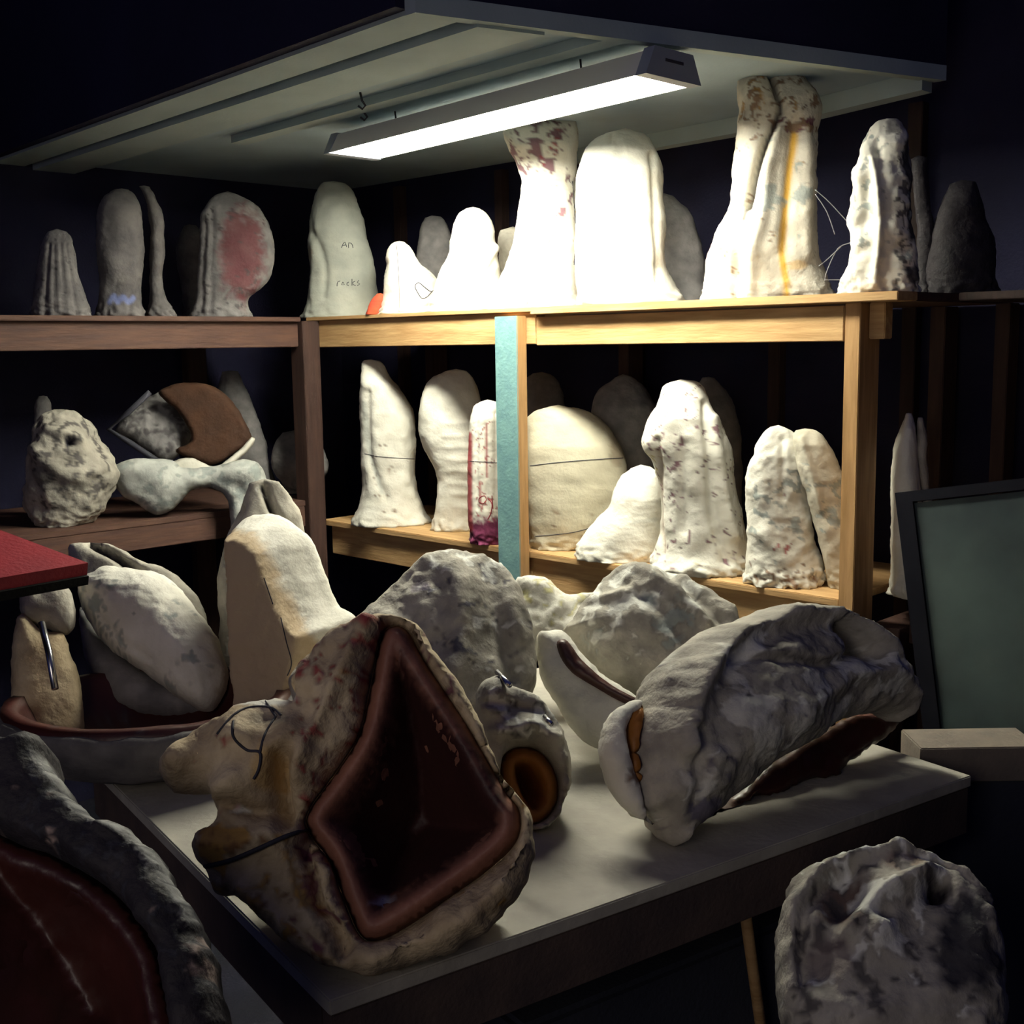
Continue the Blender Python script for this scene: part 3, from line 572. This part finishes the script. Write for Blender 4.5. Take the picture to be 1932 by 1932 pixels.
L4 = slab('rubber_shell', [(300,738),(345,722),(400,728),(440,760),(475,825),(452,848),(405,876),(360,866),(330,850),(362,830),(342,785),(312,755)], PL4, .012, .02, .02, step=.01, seed=55, m=rough_mat('rubber_rust', (.045, .017, .007), (.03, .012, .006)), lump=.004, mid=.003,
    label='rust-brown curved shell with a pale ragged lower edge on the left rack', cat='rubber shell')
slab('rim', [(325,872),(362,864),(405,880),(450,850),(474,824),(481,832),(462,856),(412,893),(345,893)], (PL4[0] + PL4[1] * .012, PL4[1]), .012, .012, .012, step=.008, seed=56, m=PW, parent=L4)
L5 = midm([(700,415,450),(740,412,466),(790,420,482),(860,440,502),(965,430,522)], .34, 'tilted dim mold behind the rust-brown shell', 'L', m=PD, seed=57)
L6 = midm([(818,535,580),(845,518,605),(880,512,618),(910,522,620),(945,540,605),(960,545,600)], .20, 'dim round mold half hidden by the dark corner post', 'L', m=PD, seed=58, z=ZML)

# ------------------------------------------------------------------ work table: big molds
G3 = 'large molds on the work table'
# A: the big open mold
PA = plane_at(690, 1838, z=ZW + .004, lean=27, yaw=-6)
LIN = [(738,1183),(768,1190),(803,1250),(882,1370),(950,1488),(980,1530),(976,1585),(930,1635),(840,1700),(770,1748),(715,1775),(680,1765),(650,1700),(622,1625),(583,1572),(583,1530),(640,1450),(680,1380),(702,1280),(718,1205)]
A = thing('open_plaster_mold', PA[0], 'huge open plaster mold with a dark triangular red-lined cavity, front of table', 'plaster mold', G3)
SH = slab('front_shell', [(735,1160),(780,1172),(830,1240),(880,1310),(920,1400),(942,1450),(975,1498),(1002,1530),(1008,1570),(1005,1625),(985,1680),(930,1745),(860,1792),(770,1825),(695,1841),(655,1828),(600,1815),(560,1790),(500,1742),(450,1692),(405,1686),(385,1640),(362,1600),(372,1570),(410,1545),(395,1495),(360,1500),(320,1490),(305,1450),(320,1410),(360,1385),(420,1355),(450,1330),(500,1320),(560,1320),(548,1280),(580,1235),(640,1190),(690,1163)], PA, .055, .20, .05, Rb=.12, step=.0055, holes=[LIN], seed=61, m=PT, lump=.012, mid=.010, fine=.003, floor=ZW, parent=A, ragged=.6,
    feats=[('line', [(545, 1440), (548, 1560)], 14, -.05), ('ramp', (600, 1320), (548, 1560), 1, 0, 0), ('line', [(560, 1400), (500, 1460), (430, 1500)], 30, .03), ('line', [(385, 1590), (460, 1600), (560, 1570)], 22, .018),
           ('line', [(440, 1520), (500, 1540), (540, 1530)], 12, -.025), ('line', [(470, 1680), (540, 1760), (640, 1820)], 18, .02), ('blob', 470, 1400, 40, 30, .03), ('blob', 350, 1430, 30, 30, .02), ('line', [(700, 1180), (630, 1330), (560, 1480)], 12, .02),
           ('line', [(585, 1590), (610, 1690), (660, 1790)], 10, -.03), ('line', [(600, 1585), (625, 1680), (665, 1760)], 8, .02), ('line', [(990, 1560), (960, 1660), (840, 1760), (720, 1810)], 22, .012)],
    st=[('dots', RED, (555, 1180, 720, 1560), 55, .30), ('dots', PUR, (560, 1180, 1000, 1330), 50, .35), ('blob', RED, 690, 1185, 50, 14, .6), ('blob', YEL, 525, 1465, 30, 40, .28), ('dots', (.45, .25, .05), (380, 1560, 640, 1830), 22, .1), ('dots', BRN, (380, 1560, 640, 1840), 40, .25),
        ('dots', RED, (330, 1380, 560, 1560), 38, .62), ('blob', DRK, 520, 1370, 34, 14, .55), ('dots', PUR, (540, 1590, 680, 1830), 40, .2), ('line', DRK, [(555, 1590), (580, 1690), (650, 1800)], 7, .6), ('blob', (.75, .75, .7), 500, 1330, 60, 14, .8), ('blob', (.7, .7, .66), 470, 1535, 14, 7, .7)])
def lp(d): return .034 * np.sin(np.clip(d / .036, 0, 1) * math.pi) - .17 * np.clip((d - .032) / .07, 0, 1) ** .8
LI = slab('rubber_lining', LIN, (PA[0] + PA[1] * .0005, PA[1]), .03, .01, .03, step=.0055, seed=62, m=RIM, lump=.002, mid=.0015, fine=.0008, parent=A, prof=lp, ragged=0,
    st=[('poly', (.028, .005, .006), [(757, 1240), (800, 1300), (880, 1410), (950, 1510), (940, 1560), (840, 1640), (720, 1700), (690, 1660), (650, 1560), (655, 1530), (710, 1440), (740, 1350)], .95, 22), ('blob', (.75, .75, .8), 722, 1700, 22, 9, .8)])  # oxblood painted near-black for cavity shade; pale blob a painted highlight fleck
tag(LI, 'dark oxblood rubber lining with a rounded lip')
ink('tie_wire', SH, [[(378, 1637), (430, 1625), (480, 1605), (540, 1578), (582, 1565)]], .0030, INK, A, .002)
ink('tie_wire', SH, [[(410, 1385), (440, 1350), (470, 1335), (510, 1335), (530, 1350)], [(440, 1360), (440, 1390), (465, 1415), (490, 1420), (488, 1450), (478, 1470)], [(480, 1295), (500, 1322), (520, 1352)], [(520, 1352), (500, 1385), (490, 1420)]], .0018, INK, A, .001)
# A2: the speckled dome behind
PA2 = plane_at(800, 1470, depth=2.06, lean=32)
A2 = slab('plaster_mold', [(545,1290),(580,1240),(640,1190),(700,1140),(760,1085),(795,1052),(840,1040),(900,1045),(950,1068),(980,1105),(998,1160),(1010,1215),(1013,1280),(1000,1330),(985,1400),(960,1480),(700,1480),(600,1400)], PA2, .09, .07, .16, step=.006, seed=63, m=PG, floor=ZW, lump=.014, mid=.007,
    label='grey dome-backed mold speckled with dark spots, behind the huge open mold', group=G3, feats=[('line', [(850, 1060), (870, 1200), (850, 1300)], 25, .02), ('line', [(930, 1090), (935, 1180), (960, 1290)], 18, -.02), ('line', [(780, 1080), (700, 1200)], 14, -.012), ('blob', 830, 1052, 50, 12, -.012)],
    st=[('dots', (.05, .05, .09), (780, 1040, 1010, 1290), 36, .38), ('blob', (.07, .05, .1), 790, 1130, 18, 16, .7), ('dots', (.8, .8, .74), (800, 1040, 1000, 1120), 30, .15), ('dots', (.75, .75, .7), (880, 1180, 1000, 1300), 26, .3), ('dots', DRK, (640, 1080, 780, 1200), 45, .45)])
# ring mold
PR = plane_at(1010, 1560, z=ZW + .004, lean=22, yaw=12)
RN = thing('tube_mold', PR[0], 'small tubular plaster mold with a round amber-lined opening, right of huge mold', 'plaster mold', G3)
HOLE = [(945,1435),(968,1412),(1005,1412),(1035,1435),(1052,1475),(1050,1515),(1030,1545),(1000,1555),(970,1530),(948,1480)]
slab('shell', [(905,1295),(935,1275),(962,1292),(1012,1312),(1045,1352),(1070,1400),(1078,1460),(1062,1520),(1035,1560),(1000,1568),(958,1530),(925,1460),(900,1370)], PR, .05, .12, .04, step=.005, holes=[HOLE], seed=64, m=PG, floor=ZW, parent=RN, lump=.008, mid=.012,
    st=[('dots', DRK, (905, 1275, 1075, 1400), 45, .3), ('dots', (.8, .8, .74), (905, 1290, 1075, 1400), 30, .1)], feats=[('line', [(930, 1385), (985, 1370), (1040, 1395)], 12, .014), ('line', [(915, 1330), (960, 1335), (1010, 1345)], 8, -.014)])
slab('rubber_lining', HOLE, (PR[0] + PR[1] * .002, PR[1]), .03, .01, .03, step=.005, seed=65, m=ORG, lump=.001, mid=.002, fine=.0005, parent=RN, prof=lambda d: .016 * np.sin(np.clip(d / .03, 0, 1) * math.pi) - .10 * np.clip((d - .02) / .03, 0, 1), ragged=0)
pin = tube('metal_rod', [at(938, 1268, 1.90), at(962, 1293, 1.85)], .0045, STEEL, RN); tag(pin, 'shiny metal pin')
tube('metal_rod', [at(1028, 1352, 1.78), at(1040, 1366, 1.75)], .004, STEEL, RN)
# B: right-hand mold group
PB2 = plane_at(1272, 1597, z=ZW + .003, lean=26, yaw=41)
B = thing('hooded_plaster_mold', PB2[0], 'large tilted grey hood-shaped mold with brown rubber under its rim, right of table', 'plaster mold', G3)
HB = [(1322,1278),(1345,1240),(1385,1215),(1390,1225),(1360,1260),(1330,1284)]
HB2 = [(1530,1192),(1550,1200),(1575,1225),(1590,1243),(1570,1245),(1548,1222)]
slab('front_shell', [(1215,1330),(1228,1285),(1260,1240),(1320,1195),(1400,1165),(1450,1147),(1520,1152),(1590,1182),(1640,1228),(1662,1272),(1700,1300),(1713,1330),(1698,1362),(1668,1345),(1600,1352),(1530,1392),(1440,1450),(1380,1505),(1325,1545),(1298,1570),(1275,1598),(1250,1570),(1235,1540),(1210,1520),(1200,1460),(1195,1400)], PB2, .10, .09, .10, step=.0055, holes=[HB2], seed=66, m=PG, floor=ZW, parent=B, lump=.010, mid=.008, fine=.003,
    feats=[('line', [(1240, 1430), (1245, 1350), (1290, 1265), (1350, 1205), (1440, 1175), (1520, 1175), (1600, 1220), (1670, 1290)], 15, .028), ('line', [(1285, 1420), (1300, 1320), (1350, 1250), (1440, 1215), (1500, 1200)], 18, -.015), ('line', [(1320, 1260), (1420, 1270), (1500, 1275), (1560, 1240)], 9, -.02),
           ('blob', 1390, 1380, 90, 60, .03), ('line', [(1250, 1400), (1262, 1480), (1270, 1560)], 12, -.018), ('blob', 1490, 1240, 35, 20, -.01), ('line', [(1440, 1360), (1540, 1300), (1640, 1290)], 14, .012)],
    st=[('poly', (.85, .85, .78), [(1312, 1290), (1325, 1250), (1372, 1208), (1398, 1212), (1375, 1255), (1345, 1275)], .95, 6), ('dots', (.70, .69, .62), (1260, 1330, 1560, 1560), 12, .0), ('blob', DRK, 1332, 1337, 5, 5, .9), ('dots', (.10, .09, .14), (1230, 1440, 1330, 1570), 30, .1), ('line', DRK, [(1385, 1235), (1420, 1262), (1500, 1268), (1550, 1255)], 3.5, .6), ('dots', (.72, .72, .66), (1500, 1250, 1680, 1330), 26, .0), ('dots', (.68, .68, .62), (1400, 1260, 1560, 1400), 16, .2)])
slab('side_shell', [(1142,1400),(1158,1345),(1185,1325),(1210,1322),(1206,1345),(1186,1360),(1180,1400),(1190,1450),(1206,1490),(1215,1530),(1235,1556),(1212,1545),(1175,1508),(1150,1455)], (PB2[0] + PB2[1] * .0, PB2[1]), .022, .05, .03, step=.006, seed=67, m=PW, floor=ZW, parent=B, st=[('line', SLT, [(1165, 1350), (1190, 1340)], 6, .4), ('dots', BRN, (1150, 1450, 1240, 1560), 30, .3)])
tag(slab('rubber_seam', [(1194,1342),(1212,1328),(1212,1360),(1204,1400),(1206,1450),(1218,1510),(1198,1470),(1187,1420),(1187,1370)], (PB2[0] + PB2[1] * .006, PB2[1]), .022, .05, .03, step=.008, seed=68, m=ORG, floor=ZW, parent=B, lump=.002), 'amber rubber strip')
tag(slab('rubber_lining', [(1278,1588),(1330,1540),(1390,1495),(1450,1440),(1540,1385),(1610,1350),(1672,1350),(1690,1372),(1640,1410),(1600,1440),(1570,1478),(1520,1475),(1470,1502),(1420,1512),(1370,1545),(1320,1570)], (PB2[0] - PB2[1] * .075, PB2[1]), .02, .02, .02, step=.008, seed=69, m=RUB, floor=ZW, parent=B, ragged=.8, lump=.004), 'ragged brown rubber under the rim')
PB1 = plane_at(1190, 1390, depth=2.22, lean=35)
B1 = slab('plaster_mold', [(1060,1200),(1085,1165),(1112,1130),(1150,1092),(1190,1077),(1260,1086),(1312,1102),(1360,1135),(1395,1175),(1420,1260),(1380,1380),(1250,1400),(1208,1328),(1150,1290),(1100,1245)], PB1, .11, .05, .14, step=.006, seed=70, m=PG, floor=ZW, lump=.014, mid=.008,
    label='folded grey mold rising between the middle shelf and the hooded mold', group=G3, feats=[('line', [(1180, 1085), (1260, 1140), (1330, 1210)], 14, .02), ('line', [(1250, 1090), (1310, 1150), (1350, 1200)], 12, -.02), ('line', [(1150, 1110), (1230, 1180), (1290, 1250)], 12, -.012), ('line', [(1110, 1150), (1160, 1150), (1220, 1140)], 10, .010)],
    st=[('dots', (.82, .82, .75), (1090, 1080, 1330, 1250), 20, .1), ('dots', SLT, (1060, 1080, 1400, 1300), 16, .3), ('line', DRK, [(1290, 1170), (1310, 1155), (1320, 1140)], 2.5, .6)])
PB0 = plane_at(1120, 1418, depth=2.12, lean=30)
B0 = thing('mold_cup', PB0[0], 'pale curved mold shell with a brown rubber flap, tucked behind the hooded mold', 'plaster mold', G3)
slab('shell', [(1014,1200),(1040,1190),(1070,1196),(1100,1235),(1150,1282),(1212,1322),(1212,1380),(1160,1420),(1130,1414),(1090,1390),(1050,1330),(1018,1270)], PB0, .05, .06, .05, step=.006, seed=71, m=PW, floor=ZW, parent=B0, lump=.004)
tag(slab('rubber_flap', [(1050,1216),(1068,1207),(1098,1245),(1150,1290),(1212,1325),(1190,1332),(1125,1298),(1072,1262)], (PB0[0] + PB0[1] * .052, PB0[1]), .010, .01, .01, step=.006, seed=72, m=RUB, parent=B0, lump=.001, ragged=.1), 'dark brown rubber flap')
KP = plane_at(1060, 1215, depth=2.45, lean=35)
K = slab('plaster_mold', [(970,1098),(1000,1086),(1035,1092),(1055,1115),(1080,1128),(1118,1120),(1128,1150),(1110,1230),(1020,1240),(985,1210),(968,1140)], KP, .05, .05, .05, step=.007, seed=73, mid=.012, floor=ZW,
    label='bright crumbly mold edge between the speckled dome and the folded mold', group=G3, st=[('dots', (.5, .46, .2), (970, 1085, 1130, 1200), 50, .15)])

# C: left of the table - mold in a brown-rimmed basin
ZC = ZW
def basin():
    P = np.array([-.665, 2.10, ZW])
    T = thing('basin_mold', P, 'wide shallow mold half lying open like a basin with a brown rubber rim', 'plaster mold', G3)
    def bowl(name, prof, m, seed, amp):
        n = 96; V = []; k = len(prof)
        for (r, z) in prof:
            for i in range(n): t = 2 * math.pi * i / n; V.append((r * math.cos(t) * 1.12, r * math.sin(t) * .92, z))
        V = np.array(V); Fc = [(j * n + i, j * n + (i + 1) % n, (j + 1) * n + (i + 1) % n, (j + 1) * n + i) for j in range(k - 1) for i in range(n)]
        N = vnormals(V, Fc); V = V + N * (amp * fbm(V, 18, seed, 3))[:, None]; V[:, 2] = np.maximum(V[:, 2], .001)
        o = mesh_obj(name, V, Fc, m, P, T, colors=stains(V, V[:, 0], V[:, 1], np.ones(len(V)), [('dots', DRK, (-9e3, -9e3, 9e3, 9e3), 30, .4)], seed)); return o
    bowl('shell', [(.001, .001), (.12, .001), (.19, .03), (.228, .075), (.240, .108), (.236, .118), (.226, .118)], PX, 75, .008)
    bowl('rubber_lining', [(.229, .112), (.226, .128), (.205, .128), (.198, .112), (.185, .08), (.15, .045), (.10, .03), (.001, .028)], RUB, 76, .003)
    return P
BP = basin()
PC = plane_at(290, 1350, depth=2.28, lean=34, yaw=-14)
Cg = thing('plaster_mold', PC[0], 'smooth white mold standing tilted in the brown-rimmed basin, wrinkled along one edge', 'plaster mold', G3)
slab('front_half', [(160,1108),(200,1078),(262,1082),(322,1094),(370,1150),(408,1200),(428,1258),(430,1290),(412,1330),(385,1342),(330,1312),(262,1262),(205,1222),(168,1172),(150,1132)], PC, .10, .04, .12, step=.006, seed=77, parent=Cg, lump=.005, mid=.004, floor=ZW + .03,
    feats=[('blob', 285, 1200, 30, 34, -.016), ('line', [(170, 1120), (210, 1200), (280, 1260), (380, 1330)], 14, .008), ('line', [(185, 1140), (225, 1210), (300, 1262)], 7, -.012)] + [('line', [(175 + 8 * i, 1105 + 12 * i), (260 + 8 * i, 1105 + 10 * i)], 4, .006) for i in range(4)], st=[('dots', SLT, (150, 1120, 260, 1260), 60, .15), ('dots', SLT, (300, 1100, 400, 1340), 30, .5)])
slab('rear_half', [(128,1034),(175,1024),(215,1030),(262,1056),(310,1072),(350,1100),(375,1130),(390,1165),(385,1200),(330,1220),(230,1150),(160,1110)], (PC[0] - PC[1] * .075, PC[1]), .03, .06, .06, step=.007, seed=78, m=PG, parent=Cg, floor=ZW + .03, feats=[('line', [(175, 1030), (230, 1060), (268, 1092)], 8, -.05)], st=[('line', (.02, .02, .03), [(180, 1034), (230, 1062), (262, 1088)], 7, .95)])
slab('lower_half', [(150,1150),(160,1240),(190,1300),(250,1350),(330,1358),(400,1345),(360,1310),(280,1270),(200,1210),(165,1160)], (PC[0] - PC[1] * .05, PC[1]), .05, .05, .05, step=.007, seed=79, m=PD, parent=Cg, floor=ZW + .03, lump=.004)
# D: tall tan mold
PDp = plane_at(510, 1345, z=ZW + .003, lean=12, yaw=-30)
PDp = (on_z(510, 1400, ZW + .003) + np.array([0, .05, 0]), PDp[1])
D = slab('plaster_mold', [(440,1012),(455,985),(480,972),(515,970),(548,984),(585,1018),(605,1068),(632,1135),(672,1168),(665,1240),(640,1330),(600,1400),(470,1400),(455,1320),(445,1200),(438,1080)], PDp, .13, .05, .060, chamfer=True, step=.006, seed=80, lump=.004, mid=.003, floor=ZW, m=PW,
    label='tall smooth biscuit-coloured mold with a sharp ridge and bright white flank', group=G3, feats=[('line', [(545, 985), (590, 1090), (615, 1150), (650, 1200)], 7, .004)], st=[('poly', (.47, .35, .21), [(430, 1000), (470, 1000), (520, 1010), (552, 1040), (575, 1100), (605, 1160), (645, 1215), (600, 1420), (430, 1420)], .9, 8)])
ink('pencil_line', D, [[(498, 1090), (515, 1140)], [(530, 1165), (540, 1210), (550, 1250), (542, 1275)]], .0011, INK)
D2 = loft('plaster_mold', [(916,472,528),(935,466,543),(960,458,556),(1000,440,572),(1050,422,578),(1120,412,582),(1250,416,585),(1400,420,590)], 'R', -1.05, ZW, lean=.12, m=PG, label='grey split mold standing right behind the biscuit-coloured one', group=G3, seed=81, thick=.55, lump=.010,
    feats=[('line', [(500, 920), (512, 955), (530, 990)], 7, -.04), ('line', [(455, 960), (440, 1000), (428, 1060)], 6, -.02)], st=[('line', (.02, .02, .03), [(494, 918), (508, 950), (528, 990)], 5, .95), ('dots', (.7, .7, .66), (410, 980, 445, 1250), 24, .2)])
# far-left pieces
PH = plane_at(110, 1290, depth=2.25, lean=15)
H1 = slab('plaster_mold', [(40,1110),(75,1105),(115,1098),(138,1130),(142,1180),(120,1200),(85,1185),(40,1160)], PH, .04, .05, .04, step=.007, seed=82, m=PG, floor=ZW, label='grey curved mold fragment under the red tray', group=G3)
H2 = slab('plaster_mold', [(30,1170),(80,1190),(118,1195),(135,1240),(152,1290),(150,1420),(30,1420)], (PH[0] + PH[1] * .02, PH[1]), .04, .05, .05, step=.007, seed=83, m=PT, floor=ZW, label='tan mold slab at left edge behind a steel strip', group=G3)
tag(tube('steel_strip', [at(78, 1175, 2.08), at(92, 1230, 2.05), at(104, 1300, 2.02)], .006, STEEL), 'bright curved steel strip at the left edge beside tan slab', 'metal strip')
Pt = at(165, 1062, 2.0)
RT = thing('red_tray', Pt, 'dark red square tray corner with a pale underside, jutting in from the left', 'tray')
def quadbox(name, pts, depth, m, parent):
    pts = [np.asarray(p) for p in pts]; n = np.cross(pts[1] - pts[0], pts[2] - pts[0]); n /= np.linalg.norm(n)
    if n[2] > 0: n = -n
    V = pts + [p + n * depth for p in pts]; O = np.mean(V, 0); k = len(pts)
    Fc = [tuple(range(k)), tuple(range(k, 2 * k))[::-1]] + [(i, i + k, (i + 1) % k + k, (i + 1) % k) for i in range(k)]
    return mesh_obj(name, np.array(V) - O, Fc, m, O, parent, smooth=False)
tz = at(165, 1062, 2.0)[2]
c0 = np.array([*at(166, 1058, 2.0)[:2], tz]); d1 = np.array([-.40, .16, 0.11]); d2 = np.array([-.22, -.28, 0.0])
quadbox('plate', [c0, c0 + d1, c0 + d1 + d2 * 1.3, c0 + d2 * 1.3], .022, REDP, RT)
dn = np.array([0, 0, -.0225]); quadbox('underside', [c0 + dn, c0 + d1 + dn, c0 + d1 + d2 * 1.3 + dn, c0 + d2 * 1.3 + dn], .016, PW, RT)

# E: near-left blackened mold
stand1 = tag(box('wooden_crate', -.98, -.50, .62, 1.12, 0, .74, DBOX, rot=0.0, bev=.004), 'dark crate under the blackened mold at the lower left', 'crate')
PE = plane_at(200, 1985, depth=1.12, lean=40, yaw=-25)
LE = [(-60,1600),(60,1602),(120,1625),(190,1665),(240,1710),(285,1770),(310,1840),(325,1990),(200,2060),(-60,2060)]
Et = thing('open_plaster_mold', PE[0], 'blackened open mold with a ragged pale rim, nearest at the lower left', 'plaster mold', G3)
EO = [(-90,1440),(20,1400),(75,1388),(92,1440),(118,1478),(165,1535),(235,1562),(285,1600),(330,1668),(372,1735),(398,1795),(410,1870),(420,1990),(300,2100),(-90,2100)]
slab('shell', EO, PE, .04, .14, .025, Rb=.08, step=.0045, holes=[LE], seed=90, m=DKP, parent=Et, lump=.005, mid=.006, ragged=.7,
    st=[('line', (.5, .5, .48), [(88, 1440), (118, 1482), (165, 1538), (235, 1570), (285, 1610), (330, 1674), (368, 1740)], 8, .75), ('dots', (.03, .03, .04), (60, 1400, 420, 1900), 60, .1), ('dots', (.4, .3, .26), (370, 1740, 420, 1860), 40, .1)], feats=[('line', [(88, 1440), (165, 1545), (285, 1615), (370, 1745)], 10, .012)])
slab('rubber_lining', LE, PE, .03, .01, .03, step=.006, seed=91, m=RUB, lump=.003, mid=.003, parent=Et, prof=lambda d: .012 * np.sin(np.clip(d / .03, 0, 1) * math.pi) - .11 * np.clip((d - .02) / .09, 0, 1), ragged=0)
# F: lower right round mold
stand2 = tag(box('wooden_crate', .50, .95, .98, 1.45, 0, .66, DBOX, rot=0.0, bev=.004), 'dark crate under the round mold at the lower right', 'crate')
PF = plane_at(1670, 2010, depth=1.42, lean=50, yaw=8)
Fm = slab('plaster_mold', [(1462,1770),(1476,1710),(1500,1662),(1560,1627),(1640,1612),(1720,1612),(1790,1640),(1850,1690),(1885,1760),(1900,1860),(1890,1960),(1840,2030),(1500,2030),(1478,1960),(1464,1860)], PF, .07, .08, .06, step=.005, seed=92, m=PG, lump=.010, mid=.010, fine=.003, ragged=.6, floor=.66,
    label='round cupped mold with mottled hollows and a dark hole, lower right corner', group=G3,
    feats=[('line', [(1490, 1900), (1490, 1780), (1520, 1700), (1580, 1650), (1660, 1632), (1740, 1640), (1820, 1690), (1860, 1780)], 12, .016), ('line', [(1510, 1880), (1512, 1790), (1545, 1715), (1600, 1670)], 9, -.014), ('blob', 1590, 1730, 45, 55, -.05), ('blob', 1540, 1850, 30, 50, -.03), ('blob', 1755, 1715, 22, 24, -.06), ('line', [(1590, 1800), (1640, 1740), (1740, 1690)], 18, .03), ('blob', 1650, 1790, 35, 40, .03), ('blob', 1660, 1775, 14, 12, -.02), ('line', [(1720, 1640), (1800, 1680), (1850, 1740)], 7, -.014)],
    st=[('blob', (.015, .012, .02), 1757, 1718, 24, 22, 1), ('blob', (.10, .06, .055), 1588, 1738, 52, 55, .9), ('dots', (.78, .79, .76), (1470, 1612, 1780, 1700), 26, .1), ('blob', BRN, 1700, 1665, 40, 20, .5), ('dots', DRK, (1460, 1610, 1900, 2000), 34, .28), ('blob', (.16, .12, .12), 1560, 1850, 40, 40, .6), ('dots', (.72, .72, .66), (1590, 1690, 1740, 1860), 30, .0), ('blob', (.02, .02, .03), 1810, 1830, 60, 90, .9)])  # brown hollows painted stronger to deepen their shade

# ------------------------------------------------------------------ right side: framed sheet, blocks, boards
pt = [at(1688, 930, 2.50), at(2010, 893, 2.24), at(2100, 1700, 2.14), at(1780, 1700, 2.42)]
FR = thing('framed_panel', (pt[0] + pt[3]) / 2, 'black-framed greenish sheet leaning at the right beyond the pine post', 'framed panel')
n = np.cross(pt[1] - pt[0], pt[3] - pt[0]); n /= np.linalg.norm(n); n = n if n @ FWD > 0 else -n
def plate(name, q, th, m, parent):
    q = [np.asarray(x) for x in q]; V = q + [x + n * th for x in q]; O = np.mean(V, 0)
    return mesh_obj(name, np.array(V) - O, [(0, 1, 2, 3), (7, 6, 5, 4), (0, 4, 5, 1), (1, 5, 6, 2), (2, 6, 7, 3), (3, 7, 4, 0)], m, O, parent, smooth=False)
ex = (pt[1] - pt[0]) / np.linalg.norm(pt[1] - pt[0]); ey = (pt[3] - pt[0]) / np.linalg.norm(pt[3] - pt[0])
HH = np.linalg.norm(pt[3] - pt[0]) + .3; WW = np.linalg.norm(pt[1] - pt[0])
def fr(x0, x1, y0, y1): return [pt[0] + ex * x0 + ey * y0, pt[0] + ex * x1 + ey * y0, pt[0] + ex * x1 + ey * y1, pt[0] + ex * x0 + ey * y1]
plate('sheet', [q + n * .006 for q in fr(.03, WW - .03, .025, HH - .03)], .006, SHEET, FR)
plate('frame_side', fr(0, .038, 0, HH), .02, BLK, FR); plate('frame_side', fr(WW - .035, WW, 0, HH), .02, BLK, FR)
plate('frame_rail', fr(.038, WW - .035, 0, .022), .02, BLK, FR); plate('frame_rail', fr(.038, WW - .035, HH - .035, HH), .02, BLK, FR)
q = at(1737, 1412, 2.17)
tag(box('wooden_block', q[0], q[0] + .22, q[1], q[1] + .11, q[2] - .065, q[2], rough_mat('block_tan', (.24, .20, .16), (.18, .155, .13), stain=False), rot=0.0), 'tan rectangular block low at the right, past the table end', 'block')
tag(box('wooden_crate', q[0] - .02, q[0] + .3, q[1] + .01, q[1] + .10, 0, q[2] - .066, DBOX, rot=0.0), 'dark crate holding up the tan block at the right', 'crate')
pc = on_z(1200, 1900, .30)
tag(box('storage_bin', TX + .38, TX + 1.02, TY + .16, TY + .50, 0, .60, DBOX, rot=TA, bev=.01), 'dark blue-grey bin in the shadow beneath the table', 'bin')
s0 = at(1403, 1700, 1.95); s1 = at(1425, 1860, 2.0)
tag(tube('wooden_stick', [s0, s0 * .5 + s1 * .5, s0 + (s1 - s0) * 3.2], .010, WX), 'thin pale stick leaning under the table edge', 'stick')
# cobwebs
webs = [[(1538, 358), (1565, 382), (1600, 420)], [(1538, 366), (1560, 400), (1575, 442)], [(1604, 458), (1580, 470), (1560, 512), (1556, 530)], [(1590, 462), (1560, 490), (1545, 502)], [(1556, 528), (1588, 528)]]
V = [];
wb = thing('cobweb', spot(1570, 450, 'R', .1) + np.array([0, 0, 1.9]), 'wispy cobweb threads strung between the tallest mold and craggy one', 'cobweb')
for s in webs:
    P = spot(1570, 500, 'R', .08); hv = np.array([P[0], P[1], 0]) / math.hypot(P[0], P[1]); q = catmull(s, 5); tube('thread', hit(q[:, 0], q[:, 1], P, hv), .0010, WEB, wb, sides=5)
